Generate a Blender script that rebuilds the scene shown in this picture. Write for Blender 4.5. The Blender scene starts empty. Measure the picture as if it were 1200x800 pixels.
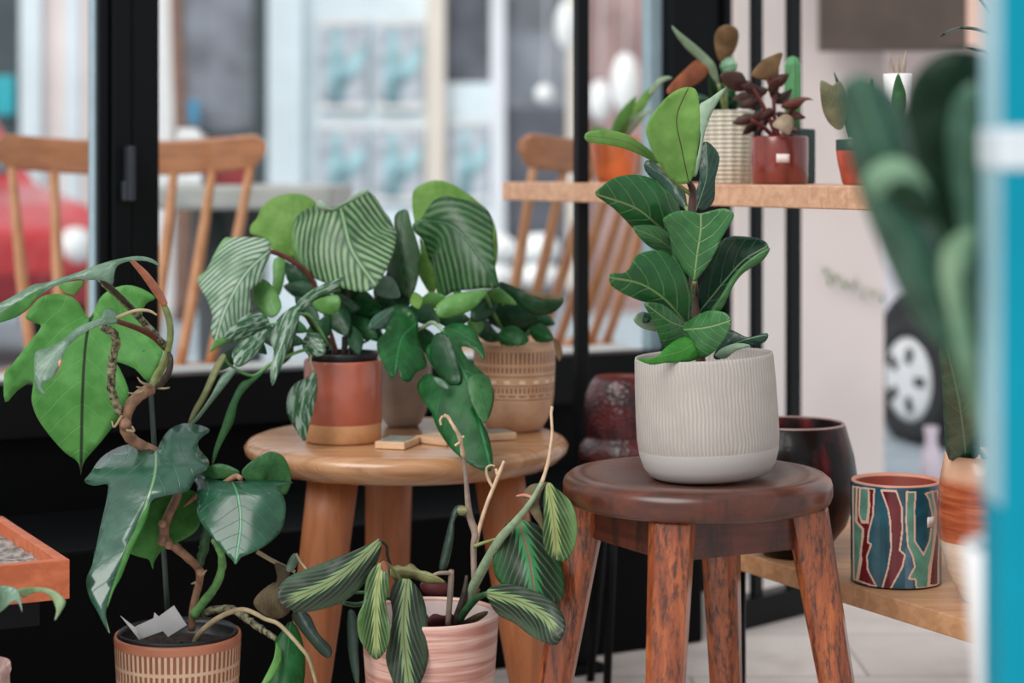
import bpy, bmesh, math, random
from mathutils import Vector, Matrix, geometry
from mathutils import noise as noise_fn
random.seed(7)
PI = math.pi
SC = bpy.context.scene
COL = SC.collection
F, HOR, CH = 2300.0, 200.0, 0.85          # focal length in px, horizon row, camera height

def V(*a): return Vector(a)
def P(px, py, d):                          # a point seen at px,py at distance d
    return Vector(((px-600)/F*d, d, CH-(py-HOR)/F*d))
def zat(py, d): return CH-(py-HOR)/F*d
def xat(px, d): return (px-600)/F*d

# ------------------------------------------------------------------ objects
def tag(o, label=None, cat=None, group=None, kind=None):
    if label: o['label'] = label
    if cat: o['category'] = cat
    if group: o['group'] = group
    if kind: o['kind'] = kind
    return o
def thing(name, label, cat, loc, group=None, rotz=0):
    o = bpy.data.objects.new(name, None); COL.objects.link(o)
    o.empty_display_size = .02
    o.location = loc; o.rotation_euler = (0, 0, rotz)
    return tag(o, label, cat, group)
def link(name, bm, m, parent=None, smooth=True, loc=None, label=None):
    bmesh.ops.recalc_face_normals(bm, faces=bm.faces[:]) if not getattr(bm, 'keep', False) else None
    me = bpy.data.meshes.new(name); bm.to_mesh(me); bm.free()
    for mm in (m if isinstance(m, (list, tuple)) else [m]): me.materials.append(mm)
    if smooth:
        for p in me.polygons: p.use_smooth = True
    o = bpy.data.objects.new(name, me); COL.objects.link(o)
    if parent is not None: o.parent = parent
    if loc is not None: o.location = loc
    if label: o['label'] = label
    return o
def struct(name, bm, m, parent=None, smooth=False):
    o = link(name, bm, m, parent, smooth)
    if parent is None: o['kind'] = 'structure'
    return o
def bevel_mod(o, w=.003, seg=2):
    b = o.modifiers.new('bevel', 'BEVEL'); b.width = w; b.segments = seg; b.limit_method = 'ANGLE'
    b.harden_normals = False
    return o

# ------------------------------------------------------------------ shapes
def box(bm, c, s, rz=0, M=None):
    T = Matrix.Translation(Vector(c)) @ Matrix.Rotation(rz, 4, 'Z') @ Matrix.Diagonal((*s, 1))
    if M is not None: T = M @ T
    bmesh.ops.create_cube(bm, size=1, matrix=T); return bm
def nb(): return bmesh.new()
def boxbm(c, s, rz=0): return box(nb(), c, s, rz)
def quadprism(bm, base, z0, z1):           # vertical prism on a plan polygon
    lo = [bm.verts.new((x, y, z0)) for x, y in base]; hi = [bm.verts.new((x, y, z1)) for x, y in base]
    n = len(base)
    for i in range(n):
        j = (i+1) % n; bm.faces.new((lo[i], lo[j], hi[j], hi[i]))
    bm.faces.new(lo[::-1]); bm.faces.new(hi); return bm
def lathe(bm, prof, seg=64, rfun=None):
    rings = []
    for r, z in prof:
        if r < 1e-6: rings.append([bm.verts.new((0, 0, z))]); continue
        ring = []
        for i in range(seg):
            a = 2*PI*i/seg; rr = r if rfun is None else r*rfun(a, z)
            ring.append(bm.verts.new((rr*math.cos(a), rr*math.sin(a), z)))
        rings.append(ring)
    for A, B in zip(rings, rings[1:]):
        if len(A) == 1 and len(B) == 1: continue
        for i in range(seg):
            j = (i+1) % seg
            if len(A) == 1: bm.faces.new((A[0], B[i], B[j]))
            elif len(B) == 1: bm.faces.new((A[i], A[j], B[0]))
            else: bm.faces.new((A[i], A[j], B[j], B[i]))
    return bm
def catmull(pts, n=6, closed=False):
    pts = [tuple(p) for p in pts]; out = []; N = len(pts); dim = len(pts[0])
    rng = range(N) if closed else range(N-1)
    for i in rng:
        if closed: p0, p1, p2, p3 = pts[i-1], pts[i], pts[(i+1) % N], pts[(i+2) % N]
        else:
            p1, p2 = pts[i], pts[i+1]
            p0 = pts[i-1] if i > 0 else tuple(2*a-b for a, b in zip(p1, p2))
            p3 = pts[i+2] if i+2 < N else tuple(2*b-a for a, b in zip(p1, p2))
        for k in range(n):
            t = k/n
            out.append(tuple(.5*((2*p1[d])+(-p0[d]+p2[d])*t+(2*p0[d]-5*p1[d]+4*p2[d]-p3[d])*t*t
                                 + (-p0[d]+3*p1[d]-3*p2[d]+p3[d])*t**3) for d in range(dim)))
    if not closed: out.append(pts[-1])
    return out
def tube(bm, pts, radii, seg=10, smooth=5, caps=True, bumps=0, sq=False):
    pts = [Vector(p) for p in pts]
    if not isinstance(radii, (list, tuple)): radii = [radii]*len(pts)
    data = [(*p, r) for p, r in zip(pts, radii)]
    if smooth > 1 and len(data) > 1: data = catmull(data, smooth)
    P3 = [Vector(d[:3]) for d in data]; R = [max(d[3], 1e-4) for d in data]
    t = (P3[1]-P3[0]).normalized()
    ref = Vector((0, 0, 1)) if abs(t.z) < .9 else Vector((1, 0, 0))
    n = t.cross(ref).normalized(); rings = []
    for i, p in enumerate(P3):
        tt = (P3[min(i+1, len(P3)-1)]-P3[max(i-1, 0)])
        if tt.length < 1e-9: tt = t
        tt.normalize()
        n = (n-tt*n.dot(tt)); n = n.normalized() if n.length > 1e-6 else tt.orthogonal().normalized()
        b = tt.cross(n)
        ring = []
        for k in range(seg):
            a = 2*PI*k/seg
            rr = R[i]*(1+(random.uniform(-bumps, bumps) if bumps else 0))
            ring.append(bm.verts.new(p+n*(rr*math.cos(a))+b*(rr*math.sin(a))))
        rings.append(ring)
    for A, B in zip(rings, rings[1:]):
        for k in range(seg):
            j = (k+1) % seg; bm.faces.new((A[k], A[j], B[j], B[k]))
    if caps:
        bm.faces.new(rings[0][::-1]); bm.faces.new(rings[-1])
    return bm

# ------------------------------------------------------------------ materials
def lin(c):
    o = []
    for v in c[:3]:
        v = v/255; o.append(v/12.92 if v <= .04045 else ((v+.055)/1.055)**2.4)
    return (*o, 1)
class G:                                    # small node-graph helper
    def __init__(s, name):
        s.m = bpy.data.materials.new(name); s.m.use_nodes = True
        s.nt = s.m.node_tree; s.nt.nodes.clear()
        s.out = s.nt.nodes.new('ShaderNodeOutputMaterial')
        s.bsdf = s.nt.nodes.new('ShaderNodeBsdfPrincipled')
        s.nt.links.new(s.bsdf.outputs[0], s.out.inputs[0])
    def n(s, t, **kw):
        nd = s.nt.nodes.new(t)
        for k, v in kw.items(): setattr(nd, k, v)
        return nd
    def set(s, inp, v):
        if hasattr(v, 'is_output') or isinstance(v, bpy.types.NodeSocket): s.nt.links.new(v, inp)
        else: inp.default_value = v
    def math(s, op, a, b=0.0, c=0.0):
        nd = s.n('ShaderNodeMath', operation=op)
        s.set(nd.inputs[0], a); s.set(nd.inputs[1], b); s.set(nd.inputs[2], c); return nd.outputs[0]
    def sm(s, v, a, b, lo=0.0, hi=1.0):
        nd = s.n('ShaderNodeMapRange', interpolation_type='SMOOTHSTEP')
        s.set(nd.inputs[0], v); s.set(nd.inputs[1], a); s.set(nd.inputs[2], b); s.set(nd.inputs[3], lo); s.set(nd.inputs[4], hi)
        return nd.outputs[0]
    def mix(s, f, a, b):
        nd = s.n('ShaderNodeMix', data_type='RGBA')
        s.set(nd.inputs[0], f); s.set(nd.inputs[6], a); s.set(nd.inputs[7], b); return nd.outputs[2]
    def noise(s, scale, detail=3, vec=None, rough=.55, dist=0):
        nd = s.n('ShaderNodeTexNoise')
        nd.inputs['Scale'].default_value = scale; nd.inputs['Detail'].default_value = detail
        nd.inputs['Roughness'].default_value = rough; nd.inputs['Distortion'].default_value = dist
        if vec is not None: s.nt.links.new(vec, nd.inputs['Vector'])
        return nd.outputs[0]
    def coord(s, which='Object'): return s.n('ShaderNodeTexCoord').outputs[which]
    def scale(s, vec, sc):
        nd = s.n('ShaderNodeMapping'); nd.inputs['Scale'].default_value = sc
        s.nt.links.new(vec, nd.inputs[0]); return nd.outputs[0]
    def sep(s, vec):
        nd = s.n('ShaderNodeSeparateXYZ'); s.nt.links.new(vec, nd.inputs[0]); return nd.outputs
    def bump(s, h, strength=.3, dist=.002):
        nd = s.n('ShaderNodeBump'); nd.inputs['Strength'].default_value = strength; nd.inputs['Distance'].default_value = dist
        s.nt.links.new(h, nd.inputs['Height']); s.nt.links.new(nd.outputs[0], s.bsdf.inputs['Normal']); return nd
    def base(s, c): s.set(s.bsdf.inputs['Base Color'], c)
    def rough(s, v): s.set(s.bsdf.inputs['Roughness'], v)
def mat(name, c, rough=.5, var=.12, nscale=25, metal=0, spec=.5, bump=0, bscale=120, coat=0):
    g = G(name); co = g.coord()
    if var:
        n = g.noise(nscale, 4, co)
        d = tuple(x*(1-var*1.6) for x in lin(c)[:3])+(1,); l = tuple(min(1, x*(1+var)) for x in lin(c)[:3])+(1,)
        g.base(g.mix(g.sm(n, .3, .7), d, l))
    else: g.base(lin(c))
    g.rough(rough); g.bsdf.inputs['Metallic'].default_value = metal
    g.bsdf.inputs['Specular IOR Level'].default_value = spec
    g.bsdf.inputs['Coat Weight'].default_value = coat; g.bsdf.inputs['Coat Roughness'].default_value = .15
    if bump: g.bump(g.noise(bscale, 4, co), bump)
    return g.m
def wood(name, c1, c2, rough=.4, sc=(3, 40, 3), blotch=None, bl=(.52, .66), coat=0, spec=.5, bscale=14):
    g = G(name); co = g.coord()
    n = g.noise(2.2, 6, g.scale(co, sc), .6, .6)
    col = g.mix(g.sm(n, .3, .72), lin(c1), lin(c2))
    fine = g.noise(9, 3, g.scale(co, sc), .6)
    col = g.mix(g.math('MULTIPLY', g.sm(fine, .55, .75), .35), col, tuple(x*.55 for x in lin(c1)[:3])+(1,))
    if blotch:
        b = g.sm(g.noise(bscale, 6, g.scale(co, (1.4, 1.4, .3)), .75), bl[0], bl[1])
        col = g.mix(g.math('MULTIPLY', b, .88), col, lin(blotch))
    g.base(col); g.rough(rough); g.bsdf.inputs['Coat Weight'].default_value = coat
    g.bsdf.inputs['Coat Roughness'].default_value = .25; g.bsdf.inputs['Specular IOR Level'].default_value = spec
    g.bump(fine, .12, .001)
    return g.m
def leafmat(name, c, dark=None, vein=None, kind='plain', rough=.38, trans=.25, N=9, K=1.2, stripe=None, coat=.0,
            mid=None, tint=None, spec=.5, edge=None, lo=.42, hi=.62, midw=.035, veinw=.08, bumps=.35):
    g = G(name); uv = g.sep(g.coord('UV'))
    s = g.math('ABSOLUTE', g.math('SUBTRACT', g.math('MULTIPLY', uv[0], 2.0), 1.0)); t = uv[1]
    co = g.coord('Object')
    nz = g.noise(38, 3, co)
    w = g.math('SUBTRACT', g.math('MULTIPLY', t, float(N)), g.math('MULTIPLY', g.math('POWER', s, 1.25), float(K)*N/9))
    w = g.math('ADD', w, g.math('MULTIPLY', nz, .35))
    fr = g.math('FRACT', g.math('ADD', w, 20.0))
    tri = g.math('MULTIPLY', g.math('ABSOLUTE', g.math('SUBTRACT', fr, .5)), 2.0)
    dark = dark or tuple(x*.72 for x in c)
    col = g.mix(g.sm(nz, .3, .7), lin(dark), lin(c))
    vm = g.sm(tri, 1-veinw, 1-veinw*.2)
    mm = g.sm(s, midw, midw*.35)
    if kind == 'stripe':
        st = g.sm(tri, lo, hi)
        st = g.math('MULTIPLY', g.math('MULTIPLY', st, g.sm(s, .02, .1)), g.sm(g.noise(22, 2, co), .3, .62, .3, .85))
        col = g.mix(g.math('MULTIPLY', g.sm(tri, .3, .0), .7), col, lin(tuple(x*.6 for x in dark)))
        col = g.mix(st, col, lin(stripe))
        if edge: col = g.mix(g.sm(s, .82, .98), col, lin(edge))
        if mid: col = g.mix(mm, col, lin(mid))
    elif kind == 'maranta':
        col = g.mix(g.sm(s, .5, .95), lin(dark), lin(c))
        blk = g.math('MULTIPLY', g.sm(tri, .75, .35), g.sm(s, .75, .45))
        col = g.mix(blk, col, lin(tuple(x*.68 for x in dark)))
        lim = g.math('ADD', g.math('MULTIPLY', fr, .20), .09)
        cen = g.sm(g.math('SUBTRACT', lim, s), -.01, .02)
        cen = g.math('MULTIPLY', cen, g.sm(t, .98, .86))
        col = g.mix(cen, col, lin(stripe))
        col = g.mix(g.math('MULTIPLY', g.math('MULTIPLY', g.sm(tri, .84, .96), .7), g.sm(s, .14, .26)), col, lin(vein))
        col = g.mix(mm, col, lin(vein))
    else:
        if vein: col = g.mix(g.math('MULTIPLY', vm, .6), col, lin(vein))
        if mid: col = g.mix(mm, col, lin(mid))
    if tint:                                     # silver streaks plus whitish reflections, both put into the leaf colour
        col = g.mix(g.math('MULTIPLY', g.sm(g.noise(3.2, 4, g.scale(g.coord('UV'), (3.2, 1, 1)), .6, .4), .47, .62), .8), col, lin(tint))
    g.base(col); g.rough(rough); g.bsdf.inputs['Specular IOR Level'].default_value = spec
    g.bsdf.inputs['Coat Weight'].default_value = coat; g.bsdf.inputs['Coat Roughness'].default_value = .2
    h = g.math('SUBTRACT', g.math('MULTIPLY', nz, .5), g.math('ADD', g.math('MULTIPLY', vm, .6), mm))
    g.bump(h, bumps, .0025)
    tr = g.n('ShaderNodeBsdfTranslucent'); g.set(tr.inputs[0], col)
    mx = g.n('ShaderNodeMixShader'); mx.inputs[0].default_value = trans
    g.nt.links.new(g.bsdf.outputs[0], mx.inputs[1]); g.nt.links.new(tr.outputs[0], mx.inputs[2])
    g.nt.links.new(mx.outputs[0], g.out.inputs[0])
    return g.m

# ------------------------------------------------------------------ leaves
def pip(x, y, poly):
    c = False; n = len(poly); j = n-1
    for i in range(n):
        xi, yi = poly[i]; xj, yj = poly[j]
        if (yi > y) != (yj > y) and x < (xj-xi)*(y-yi)/(yj-yi)+xi: c = not c
        j = i
    return c
def segd(px, py, a, b):
    dx, dy = b[0]-a[0], b[1]-a[1]; L = dx*dx+dy*dy
    t = 0 if L == 0 else max(0, min(1, ((px-a[0])*dx+(py-a[1])*dy)/L))
    qx, qy = a[0]+t*dx, a[1]+t*dy
    return math.hypot(px-qx, py-qy), t
def leaf(parent, outline, rib, d0, d1, m, tilt=0, cup=.12, droop=.03, wave=.0, name='leaf', label=None, smooth=3, thick=.0007, fold=None):
    """a blade with the given contour, bent in depth: d0 at its base, d1 at its tip, folded along its rib"""
    poly = catmull(outline, smooth, True) if smooth > 1 else [tuple(p) for p in outline]
    clean = []
    for p in poly:
        if not clean or math.hypot(p[0]-clean[-1][0], p[1]-clean[-1][1]) > .7: clean.append((p[0], p[1]))
    if math.hypot(clean[0][0]-clean[-1][0], clean[0][1]-clean[-1][1]) < .7: clean.pop()
    poly = clean
    rb = catmull(rib, 6) if len(rib) > 2 else [tuple(rib[0]), tuple(((rib[0][0]+rib[1][0])/2, (rib[0][1]+rib[1][1])/2)), tuple(rib[1])]
    cum = [0]
    for a, b in zip(rb, rb[1:]): cum.append(cum[-1]+math.hypot(b[0]-a[0], b[1]-a[1]))
    L = cum[-1]
    def loc(x, y):
        best = (1e9, 0, 0)
        for i, (a, b) in enumerate(zip(rb, rb[1:])):
            d, t = segd(x, y, a, b)
            if d < best[0]-1e-9:
                sg = 1 if ((b[0]-a[0])*(y-a[1])-(b[1]-a[1])*(x-a[0])) > 0 else -1
                best = (d, (cum[i]+t*(cum[i+1]-cum[i]))/L, sg)
        return best[1], best[0]*best[2]
    xs = [p[0] for p in poly]; ys = [p[1] for p in poly]
    size = max(max(xs)-min(xs), max(ys)-min(ys)); st = max(2.2, size/26)
    Wp = max(1.0, max((abs(loc(x, y)[1]) for x, y in poly)))
    pts = list(poly); n0 = len(pts); yy = min(ys)+st/2; row = 0
    while yy < max(ys):
        xx = min(xs)+st/2+(st/2 if row % 2 else 0)
        while xx < max(xs):
            if pip(xx, yy, poly) and min(segd(xx, yy, poly[i-1], poly[i])[0] for i in range(n0)) > st*.45:
                pts.append((xx, yy))
            xx += st
        yy += st*.87; row += 1
    r = geometry.delaunay_2d_cdt([Vector(p) for p in pts], [], [list(range(n0))], 1, 1e-4)
    vs, fs = r[0], r[2]
    dm = (d0+d1)/2; Wm = Wp*dm/F; Lm = L*dm/F
    bm = nb(); uvl = bm.loops.layers.uv.new('UVMap'); BV = []; UV = []
    org = parent.location if parent is not None else Vector((0, 0, 0))
    ph = random.uniform(0, 6)
    for v in vs:
        t, s = loc(v[0], v[1]); sn = s/Wp
        d = d0+(d1-d0)*t + tilt*sn*Wm + cup*2.8*Wm*sn*sn - droop*Lm*4*t*(1-t)
        q = Vector((v[0]/Wp*.9+ph*3, v[1]/Wp*.9, ph)); d += .13*Wm*noise_fn.noise(q)+.05*Wm*noise_fn.noise(q*2.3)
        if fold and v[1] < fold[0]: d += fold[1]*(fold[0]-v[1])*d0/F
        d += wave*Wm*math.sin(t*11+ph+(1.7 if sn > 0 else 0))*sn*sn
        BV.append(bm.verts.new(P(v[0], v[1], d)-org)); UV.append((sn*.5+.5, t))
    for f in fs:
        if len(set(f)) < 3: continue
        try: fc = bm.faces.new([BV[i] for i in f])
        except ValueError: continue
        for lp, i in zip(fc.loops, f): lp[uvl].uv = UV[i]
    bmesh.ops.delete(bm, geom=[v for v in bm.verts if not v.link_faces], context='VERTS')
    o = link(name, bm, m, parent, True, label=label)
    so = o.modifiers.new('thickness', 'SOLIDIFY'); so.thickness = thick; so.offset = 0
    return o
def stem(parent, pts, radii, m, name='stem', seg=9, bumps=0, smooth=5, label=None):
    """pts: (px, py, distance); radii in px"""
    org = parent.location
    if not isinstance(radii, (list, tuple)): radii = [radii]*len(pts)
    return link(name, tube(nb(), [P(*p)-org for p in pts], [r*p[2]/F for r, p in zip(radii, pts)], seg, smooth, True, bumps), m, parent, label=label)
def ell(cx, cy, a, b, rot=0, n=14, point=0):
    """oval leaf contour; the rib runs along its long axis"""
    o = []
    for i in range(n):
        th = 2*PI*i/n; x = a*math.cos(th); y = b*math.sin(th)
        if point: y *= 1-point*abs(math.cos(th))**1.5
        o.append((cx+x*math.cos(rot)-y*math.sin(rot), cy+x*math.sin(rot)+y*math.cos(rot)))
    return o
def spray(parent, x0, y0, x1, y1, w, d0, d1, m, bend=0, **kw):
    """a simple pointed leaf from base x0,y0 to tip x1,y1, w px wide"""
    L = math.hypot(x1-x0, y1-y0); ux, uy = (x1-x0)/L, (y1-y0)/L; nx, ny = -uy, ux
    A, B, R = [], [], []
    for k in range(9):
        t = k/8; h = w/2*(math.sin(PI*min(1, t**.8))**.8 if 0 < t < 1 else 0)
        b = bend*4*t*(1-t); cx, cy = x0+ux*L*t+nx*b, y0+uy*L*t+ny*b
        R.append((cx, cy))
        if 0 < k < 8: A.append((cx+nx*h, cy+ny*h)); B.append((cx-nx*h, cy-ny*h))
    return leaf(parent, [R[0]]+A+[R[-1]]+B[::-1], R[::2], d0, d1, m, **kw)
# ================================================================== camera, sky, light
cam = bpy.data.cameras.new('camera'); co_ = bpy.data.objects.new('camera', cam); COL.objects.link(co_)
co_.location = (0, 0, CH); co_.rotation_euler = (PI/2, 0, 0)
cam.sensor_width = 36; cam.lens = F/1200*36; cam.shift_y = -(400-HOR)/1200; cam.clip_start = .05
cam.dof.use_dof = True; cam.dof.focus_distance = 2.52; cam.dof.aperture_fstop = 2.8
SC.camera = co_
wd = bpy.data.worlds.new('overcast'); SC.world = wd; wd.use_nodes = True
bg = wd.node_tree.nodes['Background']; bg.inputs[0].default_value = (.93, .965, 1, 1); bg.inputs[1].default_value = 0.80
def sun(rot, e, ang, c):
    l = bpy.data.lights.new('sun', 'SUN'); l.energy = e; l.angle = ang; l.color = c
    o = bpy.data.objects.new('sun', l); COL.objects.link(o); o.rotation_euler = rot; return o
sun((math.radians(48), 0, math.radians(-38)), 2.6, math.radians(40), (1, .985, .96))
SC.view_settings.view_transform = 'Standard'; SC.view_settings.look = 'None'
SC.view_settings.gamma = 1; SC.view_settings.exposure = 0; SC.view_settings.use_curve_mapping = False

# ================================================================== materials
M = {}
M['black'] = mat('black_paint', (8, 9, 10), .5, .1, 10, spec=.08)
M['black_frame'] = mat('black_metal', (10, 12, 14), .4, .05, 12, spec=.15)
M['greyedge'] = mat('glazing_edge', (150, 172, 182), .3, .05)
M['hinge'] = mat('hinge_metal', (52, 56, 62), .4, .1, metal=.3)
M['sill'] = mat('outer_sill', (205, 205, 205), .5, .06)
M['dkgreen'] = mat('dark_green_glaze', (24, 52, 48), .35, .15)
g = G('floor_tiles'); co = g.coord('Object'); br = g.n('ShaderNodeTexBrick'); br.offset = .5
g.nt.links.new(g.scale(co, (1, 1, 1)), br.inputs['Vector'])
br.inputs['Color1'].default_value = lin((222, 212, 206)); br.inputs['Color2'].default_value = lin((208, 198, 192)); br.inputs['Mortar'].default_value = lin((160, 150, 144))
br.inputs['Scale'].default_value = 1; br.inputs['Mortar Size'].default_value = .003; br.inputs['Brick Width'].default_value = .6; br.inputs['Row Height'].default_value = .3
g.base(g.mix(g.math('MULTIPLY', g.sm(g.noise(6, 5, co, .7), .42, .75), .5), br.outputs[0], lin((176, 162, 154)))); g.rough(.45)
M['floor'] = g.m
M['street'] = mat('paving', (178, 190, 198), .7, .12, 3)
M['pale_plaster'] = mat('pale_plaster', (222, 208, 204), .8, .05, 2)
M['peach'] = mat('peach_plaster', (224, 186, 168), .8, .06, 2)
M['brown_board'] = mat('brown_board', (88, 74, 66), .6, .12, 6)
M['facade'] = mat('facade_paint', (232, 233, 240), .7, .05, 2)
M['fac_blue'] = mat('facade_blue', (224, 236, 243), .7, .05, 2)
M['fac_pink'] = mat('facade_pink', (234, 220, 218), .7, .05, 2)
M['fac_cream'] = mat('facade_cream', (232, 220, 208), .7, .05, 2)
M['fac_dark'] = mat('facade_dark', (60, 74, 78), .5, .15, 3)
M['fac_glass'] = mat('far_glass', (134, 138, 148), .25, .25, 3)
M['fac_glass2'] = mat('dark_far_glass', (96, 98, 108), .2, .25, 3)
M['fac_brown'] = mat('far_brown_glass', (170, 140, 138), .35, .2, 3)
M['poster'] = mat('poster_paper', (226, 238, 244), .6, .05, 6)
M['poster_teal'] = mat('poster_teal', (164, 204, 212), .6, .25, 9)
M['poster_grey'] = mat('poster_grey', (196, 202, 212), .6, .2, 9)
M['white'] = mat('white_paint', (236, 236, 236), .45, .03)
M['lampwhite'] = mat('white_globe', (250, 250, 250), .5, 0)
M['red'] = mat('red_car_paint', (196, 42, 48), .3, .08, 4, coat=.5)
M['lilac'] = mat('pale_car_paint', (226, 222, 230), .3, .03, 4, coat=.4)
M['tyre'] = mat('tyre_rubber', (46, 46, 48), .8, .1)
M['carglass'] = mat('car_glass', (92, 104, 112), .1, .1, 3)
M['chairwood'] = wood('chair_wood', (178, 116, 74), (205, 146, 102), .4, (30, 30, 3))
M['railwood'] = wood('rail_wood', (158, 98, 62), (188, 124, 84), .35, (3, 30, 30))
M['grey_table'] = mat('grey_table_top', (176, 176, 172), .5, .1, 6)
M['dark_leg'] = mat('dark_leg', (62, 66, 70), .5, .1)
M['tabletop'] = wood('table_wood', (164, 114, 76), (194, 148, 108), .26, (2, 26, 6), coat=.45)
M['tableleg'] = wood('table_leg_wood', (156, 92, 54), (182, 114, 72), .45, (26, 26, 2))
M['shelf'] = wood('shelf_wood', (190, 142, 112), (214, 170, 138), .5, (2, 30, 30))
M['bench'] = wood('bench_wood', (168, 122, 86), (196, 150, 112), .42, (2.2, 22, 22))
M['stooltop'] = wood('stool_top_wood', (64, 30, 20), (98, 48, 30), .3, (2, 16, 8), (38, 20, 16), (.5, .68), coat=.4, spec=.35)
M['stoolapron'] = wood('stool_apron_wood', (74, 34, 24), (108, 52, 34), .4, (3, 3, 30), (36, 20, 18), (.45, .66))
M['stoolleg'] = wood('stool_leg_wood', (122, 56, 27), (180, 96, 48), .3, (24, 24, 2.4), (46, 24, 18), (.45, .63), bscale=85, coat=.3)
M['traywood'] = wood('tray_wood', (176, 88, 52), (202, 110, 70), .45, (3, 30, 30))
M['gravel'] = mat('gravel', (150, 140, 134), .8, .4, 90, bump=.8, bscale=90)
M['soil'] = mat('soil', (44, 32, 27), .9, .5, 110, bump=1, bscale=140)
M['nursery'] = mat('black_plastic', (24, 28, 30), .4, .05)
M['terracotta'] = mat('terracotta_glaze', (190, 104, 82), .3, .08, 12, coat=.4)
M['rawclay'] = mat('raw_clay', (216, 160, 112), .6, .08, 30)
M['greyglaze'] = mat('grey_glaze', (156, 142, 130), .35, .12, 14, coat=.2)
M['label'] = mat('plastic_label', (196, 194, 194), .5, .05)
M['sticker'] = mat('price_sticker', (224, 210, 206), .6, .03)
M['slate'] = mat('slate_face', (124, 132, 122), .5, .2, 40)
M['palewood'] = wood('pale_wood', (206, 164, 126), (226, 190, 154), .5, (3, 30, 30))
M['teal'] = mat('teal_paint', (0, 138, 162), .5, .06, 8, spec=.15)
M['paleblue'] = mat('pale_blue_paint', (150, 192, 204), .35, .06, 8)
M['redvase'] = None
g = G('crackled_red_glaze'); co = g.coord()
vo = g.n('ShaderNodeTexVoronoi'); vo.inputs['Scale'].default_value = 130; g.nt.links.new(g.scale(co, (1, 1, 1.5)), vo.inputs['Vector'])
g.base(g.mix(g.sm(g.noise(20, 3, co), .35, .7), lin((44, 12, 16)), lin((92, 34, 38)))); g.rough(.28); g.bump(vo.outputs[0], .5, .004)
g.bsdf.inputs['Coat Weight'].default_value = .3
M['redvase'] = g.m
M['redinside'] = mat('red_clay_inside', (116, 44, 30), .5, .15)
g = G('dark_red_glaze'); co = g.coord()
g.base(g.mix(g.sm(g.noise(16, 4, g.scale(co, (1.5, 1.5, .35)), .6), .52, .72), lin((18, 9, 10)), lin((92, 14, 18)))); g.rough(.16); g.bsdf.inputs['Coat Weight'].default_value = .5
g.bsdf.inputs['Coat Weight'].default_value = .1; g.rough(.3); g.bsdf.inputs['Specular IOR Level'].default_value = .15; M['brownvase'] = g.m
g = G('red_brown_glaze'); co = g.coord()
g.base(g.mix(g.sm(g.noise(14, 4, g.scale(co, (1.6, 1.6, .4)), .6), .4, .7), lin((126, 52, 42)), lin((92, 30, 26)))); g.rough(.22); g.bsdf.inputs['Coat Weight'].default_value = .4
M['redglaze'] = g.m
M['orange'] = mat('orange_glaze', (204, 104, 52), .3, .18, 14, coat=.3)
g = G('woven_white'); co = g.coord(); x = g.sep(co)
an = g.math('ARCTAN2', x[1], x[0])
wv = g.math('ADD', g.math('MULTIPLY', g.math('SINE', g.math('MULTIPLY', an, 15.0)), .45), g.math('MULTIPLY', g.math('SINE', g.math('MULTIPLY', x[2], 900.0)), .55))
g.base(g.mix(g.sm(wv, -.6, .6), lin((186, 178, 158)), lin((226, 220, 204)))); g.rough(.7); g.bump(wv, .7, .004)
M['woven'] = g.m
def ribmat(name, base, groove, N, zlo, zhi, smooth_c, wob=.0, depth=.002, roughness=.5, bands=()):
    """upright grooves round a pot between two heights, smooth glaze elsewhere"""
    g = G(name); co = g.coord(); x = g.sep(co)
    an = g.math('ARCTAN2', x[1], x[0])
    if wob: an = g.math('ADD', an, g.math('MULTIPLY', g.math('SUBTRACT', g.noise(26, 2, co), .5), wob))
    w = g.math('SINE', g.math('MULTIPLY', an, float(N)))
    inside = g.math('MULTIPLY', g.sm(x[2], zlo-.001, zlo+.001), g.sm(x[2], zhi+.001, zhi-.001))
    gm = g.sm(w, .25, -.45)
    for (a, b) in bands:                     # plain raised hoops that interrupt the grooves
        gm = g.math('MULTIPLY', gm, g.math('SUBTRACT', 1.0, g.math('MULTIPLY', g.sm(x[2], a-.001, a+.001), g.sm(x[2], b+.001, b-.001))))
    gm = g.math('MULTIPLY', gm, inside)
    col = g.mix(g.sm(g.noise(30, 3, co), .3, .7), lin(base), lin(tuple(c*.93 for c in base)))
    col = g.mix(inside, lin(smooth_c), col)
    col = g.mix(gm, col, lin(groove))
    g.base(col); g.rough(roughness); g.bump(g.math('SUBTRACT', 1.0, gm), .6, depth)
    return g.m
M['ribwhite'] = ribmat('ribbed_white', (184, 176, 169), (168, 159, 152), 112, .036, .2, (184, 178, 174), .09, .0013, .6)
M['inside_white'] = mat('planter_inside', (120, 116, 112), .7, .05)
g = G('banded_pink'); co = g.coord(); x = g.sep(co)
n = g.noise(5, 3, g.scale(co, (1, 1, 22)), .6)
g.base(g.mix(g.sm(n, .38, .64), lin((178, 122, 110)), lin((214, 176, 162)))); g.rough(.4); g.bump(n, .4, .003); g.bsdf.inputs['Coat Weight'].default_value = .2
M['pinkpot'] = g.m
M['pinkinside'] = mat('pink_pot_inside', (222, 200, 196), .5, .05)
g = G('orange_brown_glaze'); co = g.coord(); x = g.sep(co)
n = g.noise(6, 4, g.scale(co, (1, 1, 16)), .6)
col = g.mix(g.sm(n, .35, .66), lin((140, 62, 36)), lin((184, 102, 66)))
col = g.mix(g.sm(x[2], .150, .168), col, lin((206, 158, 128)))
drip = g.math('ADD', x[2], g.math('MULTIPLY', g.noise(9, 2, co), .006))
col = g.mix(g.sm(drip, .0835, .0815), col, g.mix(g.sm(n, .3, .7), lin((226, 206, 188)), lin((206, 182, 160))))
g.base(col); g.rough(.28); g.bump(n, .25, .003); g.bsdf.inputs['Coat Weight'].default_value = .35
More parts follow.
